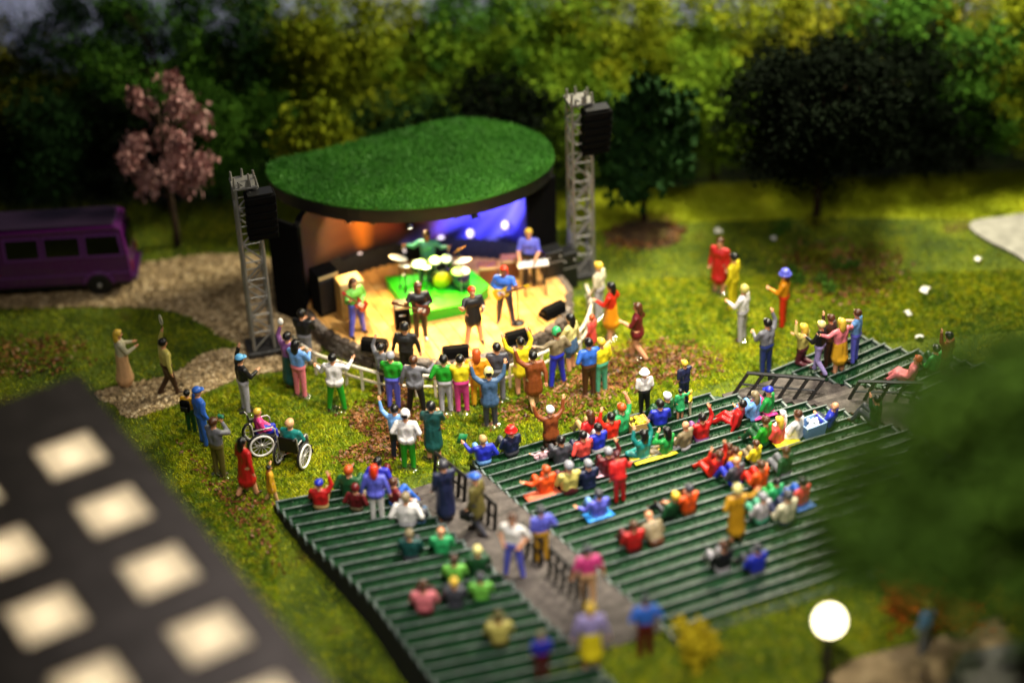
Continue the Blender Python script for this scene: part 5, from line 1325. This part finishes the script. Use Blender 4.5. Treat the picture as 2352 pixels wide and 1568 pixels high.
person(1756, 1020, M_, 'person in green jacket with brown hair beside a blond woman', 'kelly', 'forest', 'hbrown', pose='sit', arms='lap')
person(1788, 1016, M_, 'blond woman in orange top leaning on the green jacket', 'coral', 'coral', 'blond', pose='sit', arms='lap', long=True, s=.95)
person(1796, 988, M_, 'small figure all in white left of the ice tub', 'white', 'white', 'hwhite', pose='cross', arms='lap', s=.75)
person(1830, 1004, M_, 'brown haired person in white shirt beside the ice tub', 'white', 'white', 'hbrown', pose='cross', arms=('lap', 'out'))
person(1902, 976, M_, 'bald man in royal blue jacket right of the ice tub', 'royal', 'navy', None, pose='recline', arms=('fwd', 'lean'), face=60)
# ------------------------------------------------------------------ middle block, rear rows
person(1398, 1090, M_, 'grey haired person in dark red raising the right fist', 'dred', 'maroon', 'hgrey', pose='sit', arms=('lap', 'up'), face=15)
person(1256, 1132, M_, 'person in orange shirt stretching an arm to the left on the salmon blanket', 'orange', 'orange', 'ginger', pose='sit', arms=('side', 'lap'), face=30)
person(1308, 1128, M_, 'person in yellow khaki jacket over a maroon skirt', 'lolive', 'maroon', 'hgrey', pose='sit', arms='lap', dress=('full', .2, 'bottom'), s=1.12)
person(1352, 1116, M_, 'grey haired person in dark blue shirt beside the khaki jacket', 'navy', 'navy', 'hgrey', pose='sit', arms=('out', 'lap'))
person(1424, 1150, M_, 'person in red suit with dark maroon hair standing in a row', 'red', 'red', 'maroon', s=.8, arms=('down', 'out'), lean=20, face=20)
person(1640, 1088, M_, 'dark haired person in red dress raising an arm', 'scarlet', 'scarlet', 'hbrown', pose='recline', arms=('up', 'up'), face=40)
person(1672, 1074, M_, 'person in dark red partly behind the red dress', 'dred', 'dred', 'hbrown', pose='sit', arms='lap', s=.9)
person(1690, 1112, M_, 'bald man in slate shirt on a blue cushion', 'dgrey', 'royal', None, pose='sit', arms='lap')
person(1688, 1078, M_, 'boy in yellow shirt in front of the bald man', 'gold', 'gold', 'hbrown', pose='sit', arms='lap', s=.85)
person(1746, 1122, M_, 'person in orange red shirt with brown hair in the rear rows', 'orange', 'scarlet', 'hbrown', pose='sit', arms=('lap', 'out'))
person(1802, 1088, M_, 'person in dark green shirt near the foreground tree', 'dgreen', 'grey', 'hbrown', pose='sit', arms=('lean', 'lap'))
person(1735, 1060, M_, 'person in pale yellow between orange and green shirts', 'yellow', 'khaki', 'hbrown', pose='sit', arms='lap', s=.8)
person(1376, 1188, M_, 'person in lavender shirt with dark hair on a blue blanket', 'lav', 'lblue', 'dgrey', pose='sit', arms=('out', 'lap'))
person(1582, 1176, M_, 'person in orange shirt beside a yellow haired woman', 'orange', 'brown', 'dgrey', pose='sit', arms=('side', 'lap'))
person(1540, 1184, M_, 'yellow haired woman in dark green shirt', 'forest', 'black', 'blond', pose='recline', arms=('lean', 'lap'), face=40)
person(1456, 1262, M_, 'person in red shirt beside a bald companion in the rear rows', 'red', 'dred', 'hbrown', pose='sit', arms='lap')
person(1508, 1248, M_, 'bald person in faded brown leaning beside the red shirt', 'khaki', 'hbrown', None, pose='sit', arms='lap', lean=35)
person(1690, 1240, M_, 'person in mustard coat and straw hat standing in a rear row', 'mustard', 'mustard', 'pblond', s=.9, arms=('hip', 'side'), hat='beanie', hatcol='pblond', dress=('full', .3, 'top'), face=15)
person(1750, 1196, M_, 'person in lilac grey shirt with mint trousers', 'lgrey', 'mint', 'hgrey', pose='sit', arms='lap')
person(1806, 1202, M_, 'person in cream shirt and navy trousers with dark hair', 'cream', 'navy', 'dgrey', pose='sit', arms='lap', s=1.15)
person(1840, 1162, M_, 'person in coral shirt with black hair at the tree edge', 'coral', 'mblue', 'hblack', pose='sit', arms='lap')
person(1782, 1150, M_, 'child in bright green between grey and cream shirts', 'seagreen', 'green', 'hblack', pose='sit', arms='lap', s=.85)
person(1660, 1308, M_, 'person in black shirt in the rearmost rows', 'black', 'lgrey', 'hbrown', pose='sit', arms='lap')
person(1738, 1314, M_, 'person in blue shirt in the rearmost rows', 'royal', 'dgrey', 'dgrey', pose='sit', arms='lap')
# ------------------------------------------------------------------ left block and aisle
person(738, 1164, L_, 'person in red shirt and blue cap waving a hand', 'red', 'tan', None, pose='sit', arms=('lap', 'up'), hat='cap', hatcol='royal', face=-5)
person(806, 1138, L_, 'broad figure in green jacket in the front left row', 'forest', 'forest', 'ginger', pose='sit', arms='hip', s=1.12)
person(820, 1168, L_, 'person in dark red shirt and red cap', 'dred', 'khaki', None, pose='sit', arms='hip', hat='beanie', hatcol='dred', s=.88)
person(868, 1190, L_, 'orange haired person in lavender blue jacket and white trousers, standing', 'lav', 'white', 'redhair', s=.93, arms='lean', face=-5, long=True, dress=('coat', .8, 'top'))
person(872, 1116, L_, 'black haired person in dark blue before the lavender jacket', 'blue', 'dred', 'hblack', pose='sit', arms=('hip', 'hip'), sleeve=False, s=1.05)
person(908, 1158, L_, 'person in dark red shirt and blue jeans sitting sideways', 'dred', 'mblue', 'hbrown', pose='sit', arms=('lap', 'side'), face=-60)
person(936, 1202, L_, 'grey haired person in large white shirt', 'white', 'lgrey', 'khaki', pose='sit', arms='hip', s=1.15)
person(965, 1196, L_, 'small child in grey beside the white shirt', 'grey', 'slate', 'dgrey', pose='sit', arms='lap', s=.75)
aislew = person(1026, 1192, M_, 'woman in long navy blue dress on the plank aisle', 'navy', 'navy', 'dgrey', arms=('down', 'fwd'), face=20, dress=('full', .2, 'top'))
bagman = person(1098, 1222, M_, 'man in olive coat and blue cap walking up the aisle with a black bag', 'olive', 'dgrey', None, pose='walk', arms='down', hat='cap', hatcol='mblue', face=60, dress=('coat', .55, 'top'))
person(944, 1280, L_, 'person in dark teal shirt in the left rows', 'dteal', 'dgrey', 'khaki', pose='sit', arms='lap')
person(1016, 1272, L_, 'bald person in seagreen shirt in the left rows', 'seagreen', 'forest', None, pose='sit', arms='lap', sleeve=False)
person(1046, 1338, L_, 'dark haired person in light olive green shirt', 'lgreen', 'forest', 'dbrown', pose='sit', arms='lap')
person(1100, 1318, L_, 'pale haired person in dark green shirt', 'dgreen', 'dgreen', 'pblond', pose='sit', arms='lap')
person(976, 1404, L_, 'person in pink shirt with brown hair in the left rear rows', 'rose', 'maroon', 'hbrown', pose='sit', arms='lap', s=1.1)
person(1046, 1390, L_, 'blond person in dark grey shirt between pink and green', 'dgrey', 'dgrey', 'blond', pose='sit', arms='lap')
person(1106, 1378, L_, 'person in light green shirt with dark hair', 'lgreen', 'forest', 'dgrey', pose='sit', arms='lap')
person(1148, 1478, L_, 'person in yellow olive shirt, rearmost of the left rows', 'lolive', 'olive', 'olive', pose='sit', arms='lap', s=1.1)
person(1182, 1320, M_, 'man in white vest and blue jeans standing on the aisle', 'white', 'lav', 'hbrown', pose='spread', arms='hip', sleeve=False, face=160)
person(1246, 1284, M_, 'woman in blue top and yellow trousers at the middle handrail', 'lav', 'gold', 'dgrey', face=20, arms=('down', 'hip'), s=.9)
person(1352, 1384, M_, 'woman in hot pink top walking up the aisle', 'hot', 'peach', 'dgrey', face=10, arms=('lean', 'lean'), s=.95, sleeve=False)
person(1358, 1536, BZ, 'blond girl in lilac top and yellow skirt behind the terraces', 'lilac', 'yellow', 'blond', face=5, dress=('full', .35, 'bottom'), arms='lean', s=1.02)
person(1246, 1560, BZ, 'child in blue shirt and red shorts at the bottom edge', 'blue', 'dred', 'khaki', s=.75, face=10, sleeve=False)
person(1482, 1506, BZ, 'person in bright blue shirt and brown red shorts behind the terraces', 'mblue', 'dred', 'dgrey', s=.95, face=10, arms='hip', sleeve=False)
# ------------------------------------------------------------------ the band
gtr1 = person(822, 768, 's', 'long haired guitarist in green shirt and blue jeans with red guitar', 'lgreen', 'lav', 'hbrown', pose='spread', arms=('strum', 'neck'), face=-140, long=True)
gtr2 = person(968, 778, 's', 'bass player in black clothes and white shoes at the stage centre', 'black', 'black', 'hbrown', arms=('strum', 'neck'), face=-170, shoe='white', skin='dskin', long=True)
singer = person(1090, 788, 's', 'singer in short black dress with red hair at the stage front', 'black', 'skin', 'redhair', arms=('fwd', 'reach'), pose='spread', face=-160, dress=('skirt', .62, 'top'), sleeve=False)
gtr4 = person(1162, 740, 's', 'bearded guitarist in blue shirt and dark trousers with yellow guitar', 'mblue', 'navy', 'redhair', pose='spread', arms=('neck', 'strum'), face=165, long=True, skin='dskin')
keyp = person(1218, 652, 's', 'blond keyboard player in blue shirt', 'lav', 'black', 'blond', arms='keys', face=172, sleeve=False)
drummer = person(986, 628, 'r', 'drummer in pale teal shirt behind the drums', 'mint', 'dgrey', 'hbrown', pose='chair', arms=('side', 'side'), face=172, skin='dskin')
# ------------------------------------------------------------------ wheelchairs
def wheelchair(label, u, v, face):
    P = gp(u, v); root = empty('wheelchair', (P[0], P[1], 0), math.radians(face)); tag(root, label, 'wheelchair', 'wheelchairs on the lawn')
    fr_ = paint('#b8b4ac', .3, metal=.3); R = Matrix.Rotation(math.radians(90), 3, 'Y')
    for sx in (-1, 1):
        w = empty('wheel', (sx * .30, -.05, .32), 0, root)
        b = MB(); b.path([(0, .31 * math.cos(a), .31 * math.sin(a)) for a in np.linspace(0, 2 * math.pi, 25)], .03, 6, False); b.build('tyre', paint('#141210', .6), w, True)
        b = MB(); b.path([(sx * .03, .27 * math.cos(a), .27 * math.sin(a)) for a in np.linspace(0, 2 * math.pi, 25)], .03, 6, False); b.build('rim', paint('#dcd8d0', .35), w, True)
        for k in range(6): b = MB(); a = k * math.pi / 6; b.tube((sx * .02, .27 * math.cos(a), .27 * math.sin(a)), (sx * .02, -.27 * math.cos(a), -.27 * math.sin(a)), .009, n=4); b.build('spoke', fr_, w)
        b = MB(); b.lathe([(.05, -.04), (.05, .04)], 10, rot=R); b.build('hub', fr_, w, True)
        c_ = empty('caster', (sx * .24, .42, .09), 0, root); b = MB(); b.path([(0, .07 * math.cos(a), .07 * math.sin(a)) for a in np.linspace(0, 2 * math.pi, 13)], .022, 6, False); b.build('tyre', paint('#141210', .6), c_, True)
        b = MB(); b.tube((0, 0, 0), (0, -.04, .2), .016, n=6); b.build('fork', fr_, c_)
        b = MB(); b.path([(sx * .25, -.36, .95), (sx * .25, -.26, .95), (sx * .25, -.22, .88), (sx * .25, -.18, .3), (sx * .25, .38, .28)], .02, 6); b.build('frame_tube', fr_, root, True)
        b = MB(); b.path([(sx * .25, -.2, .72), (sx * .25, .25, .72), (sx * .25, .3, .66), (sx * .25, .3, .48)], .02, 6); b.build('armrest', fr_, root, True)
        b = MB(); b.tube((sx * .25, .3, .48), (sx * .15, .55, .12), .018, n=6); b.build('leg_tube', fr_, root)
        b = MB(); b.box((sx * .1, .58, .11), (.14, .14, .015)); b.build('footplate', BLACK, root)
        b = MB(); b.tube((sx * .25, -.38, .95), (sx * .25, -.27, .95), .028, n=6); b.build('hand_grip', BLACK, root)
    MB().box((0, .05, .46), (.46, .46, .04), bev=.015).build('seat', BLACK, root)
    MB().box((0, -.2, .68), (.46, .03, .4), Matrix.Rotation(.06, 3, 'X'), .012).build('backrest', BLACK, root)
    b = MB(); b.tube((-.24, -.1, .25), (.24, .1, .44), .014, n=5); b.tube((.24, -.1, .25), (-.24, .1, .44), .014, n=5); b.build('cross_brace', fr_, root)
    return np.array([P[0], P[1], 0])
for (lab, u, v, face, plab, top, bottom, hair, s_) in (('left wheelchair seen from the side with white rimmed wheels', 602, 1030, -72, 'blond child in magenta top and blue trousers in the left wheelchair', 'hot', 'royal', 'blond', .86),
                                                   ('right wheelchair seen from behind with black backrest', 676, 1064, -22, 'pale haired person in teal shirt in the right wheelchair', 'teal', 'dgrey', 'peach', 1.0)):
    P = wheelchair(lab, u, v, face); P[2] = .0 if s_ == 1 else .07
    person(u, v, g, plab, top, bottom, hair, pose='chair', arms='lap', face=face, loc=P, s=s_, base=False)
make_people()

# ------------------------------------------------------------------ things held
def guitar(label, p, col, flip=1, neckcol='#6a4a2a', tilt=24):
    c_ = world_of(p, np.array(p['J']['chest']) + np.array([0, .20, -.22])); th = p['th']
    root = empty('electric_guitar', c_); root.rotation_euler = (0, 0, th); tag(root, label, 'guitar', 'guitars of the band')
    a = math.radians(tilt) * flip; R = Matrix.Rotation(-a, 4, 'Y'); 
    def T(x, y, z): return R @ Vector((x * flip, y, z))
    out = [(-.26, -.02), (-.24, -.13), (-.14, -.15), (-.03, -.10), (.06, -.12), (.13, -.10), (.10, -.03), (.12, .04), (.18, .12), (.08, .11), (-.02, .09), (-.12, .14), (-.23, .12)]
    b = MB(); M = Matrix(((flip, 0, 0, 0), (0, 0, 1, 0), (0, 1, 0, 0), (0, 0, 0, 1)))
    po = out if flip < 0 else out[::-1]
    b.prism(po, -.025, .025, R @ M); b.build('guitar_body', paint(col, .25, coat=.5), root)
    b = MB(); cs = [T(.1, .03, 0), T(.62, .03, .0)]; b.box((cs[0] + cs[1]) / 2, (.54, .022, .05), Matrix.Rotation(-a, 3, 'Y')); b.build('neck', paint(neckcol, .4), root)
    b = MB(); b.box(T(.68, .03, .01), (.15, .02, .08), Matrix.Rotation(-a, 3, 'Y'), .01); b.build('headstock', paint(col, .3), root)
    b = MB(); b.box(T(-.03, .035, 0), (.18, .012, .1), Matrix.Rotation(-a, 3, 'Y')); b.build('pickguard', paint('#e0dccc', .4), root)
guitar('red electric guitar with raised neck held by the green shirted guitarist', gtr1, '#a81818', 1, tilt=48)
guitar('dark brown bass guitar held by the bass player in black', gtr2, '#5a2410', 1)
guitar('yellow electric guitar held by the bearded guitarist', gtr4, '#d8b414', -1)
def held(name, label, cat, p, hand, parts, off=(0, 0, 0)):
    q = world_of(p, np.array(p['J']['hand' + hand]) + np.array(off)); root = empty(name, q, p['th']); tag(root, label, cat)
    for nm, mb, m in parts: mb.build(nm, m, root, True)
b1 = MB(); b1.path([(0, .0, .28 + 0 * a) if False else (.1 * math.cos(a), 0, .26 + .13 * math.sin(a)) for a in np.linspace(0, 2 * math.pi, 19)], .014, 6, False)
b2 = MB(); b2.tube((0, 0, -.05), (0, 0, .13), .018, n=6)
b3 = MB()
for k in range(-3, 4): b3.tube((k * .026, 0, .26 - .12 * math.sqrt(max(0, 1 - (k * .26) ** 2))), (k * .026, 0, .26 + .12 * math.sqrt(max(0, 1 - (k * .26) ** 2))), .004, n=4)
held('tennis_racket', 'pale racket held up by the man in olive', 'racket', racketman, 'L', [('hoop', b1, paint('#c8c4a8', .4)), ('grip', b2, paint('#5a4a2a', .6)), ('strings', b3, paint('#b8b8a0', .5))])
b1 = MB(); b1.box((0, .02, .06), (.2, .012, .26), Matrix.Rotation(.35, 3, 'Y')); b2 = MB(); b2.box((.0, .03, .06), (.16, .006, .2), Matrix.Rotation(.35, 3, 'Y'))
held('green_paper', 'green programme sheet held up by the man in royal blue', 'paper', bluem, 'L', [('sheet', b1, paint('#1c7a44', .5)), ('printed_side', b2, paint('#2a9a58', .5))])
b1 = MB(); b1.ball((0, 0, -.12), (.13, .06, .14), 12, 8); b2 = MB(); b2.path([(-.07, 0, -.04), (-.05, 0, .04), (.05, 0, .04), (.07, 0, -.04)], .012, 6)
held('handbag', 'light blue handbag of the woman in red', 'bag', redlady, 'L', [('pouch', b1, paint('#4a7ac8', .4)), ('strap', b2, paint('#3a62a8', .4))])
b1 = MB(); b1.box((0, 0, -.16), (.14, .34, .24), bev=.04); b2 = MB(); b2.path([(0, -.08, -.05), (0, -.06, .02), (0, .06, .02), (0, .08, -.05)], .012, 6)
held('shoulder_bag', 'black bag carried by the man in olive coat on the aisle', 'bag', bagman, 'L', [('case', b1, BLACK), ('strap', b2, BLACK)])
b1 = MB(); b1.box((0, -.22, -.02), (.32, .17, .42), bev=.05); b2 = MB(); b2.box((0, -.32, -.09), (.24, .05, .2), bev=.02)
q = world_of(boy, boy['J']['chest']); root = empty('backpack', q, boy['th']); root.scale = (.74,) * 3; tag(root, 'black backpack worn by the boy in yellow', 'backpack'); b1.build('pack', BLACKM, root); b2.build('pocket', BLACK, root)
b1 = MB(); b1.box((0.08, .03, .05), (.15, .07, .1), bev=.01); b2 = MB(); b2.lathe([(.035, 0), (.035, .06), (.028, .065)], 10, c=(.08, .06, .05), rot=Matrix.Rotation(-math.pi / 2, 3, 'X'))
held('camera_device', 'small green camera held by the man in grey shirt', 'camera', camman, 'L', [('camera_body', b1, paint('#2a7a5a', .4)), ('camera_lens', b2, BLACK)])
b1 = MB(); b1.ball((0, 0, .07), (.07, .07, .1), 10, 7); b2 = MB(); b2.tube((0, 0, -.06), (0, 0, .0), .02, n=6)
held('candyfloss', 'white fluffy candy on a stick held up at the fence end', 'candy', armw, 'L', [('fluff', b1, paint('#dcd8d0', .6, bump=.8)), ('stick', b2, paint('#a88a58', .6))])
b1 = MB(); b1.tube((0, -.02, -.04), (0, .04, .10), .018, n=8); b2 = MB(); b2.ball((0, .05, .13), .035, 10, 6)
held('hand_microphone', 'microphone held by the singer in black dress', 'microphone', singer, 'L', [('grip', b1, BLACK), ('mesh_head', b2, GREYMETAL)])
for hnd, lab in (('L', 'left hand drumstick of the drummer'), ('R', 'right hand drumstick of the drummer')):
    b1 = MB(); b1.tube((0, -.08, -.03), (0, .26, .02), .011, .007, 6); b2 = MB(); b2.ball((0, .265, .02), .012, 6, 4)
    held('drumstick', lab, 'drumstick', drummer, hnd, [('shaft', b1, paint('#c8a060', .5)), ('tip', b2, paint('#e0c890', .5))])
# stool of the drummer
q = drummer['P']; root = empty('drum_stool', (q[0], q[1], DZ), 0); tag(root, 'small black stool under the drummer', 'stool')
MB().lathe([(.17, .33), (.18, .36), (.17, .40), (.02, .41)], 14).build('seat', BLACK, root, True)
for a in (0, 2.1, 4.2): MB().tube((0, 0, .34), (.2 * math.cos(a), .2 * math.sin(a), 0), .015, n=6).build('leg', GREYMETAL, root)
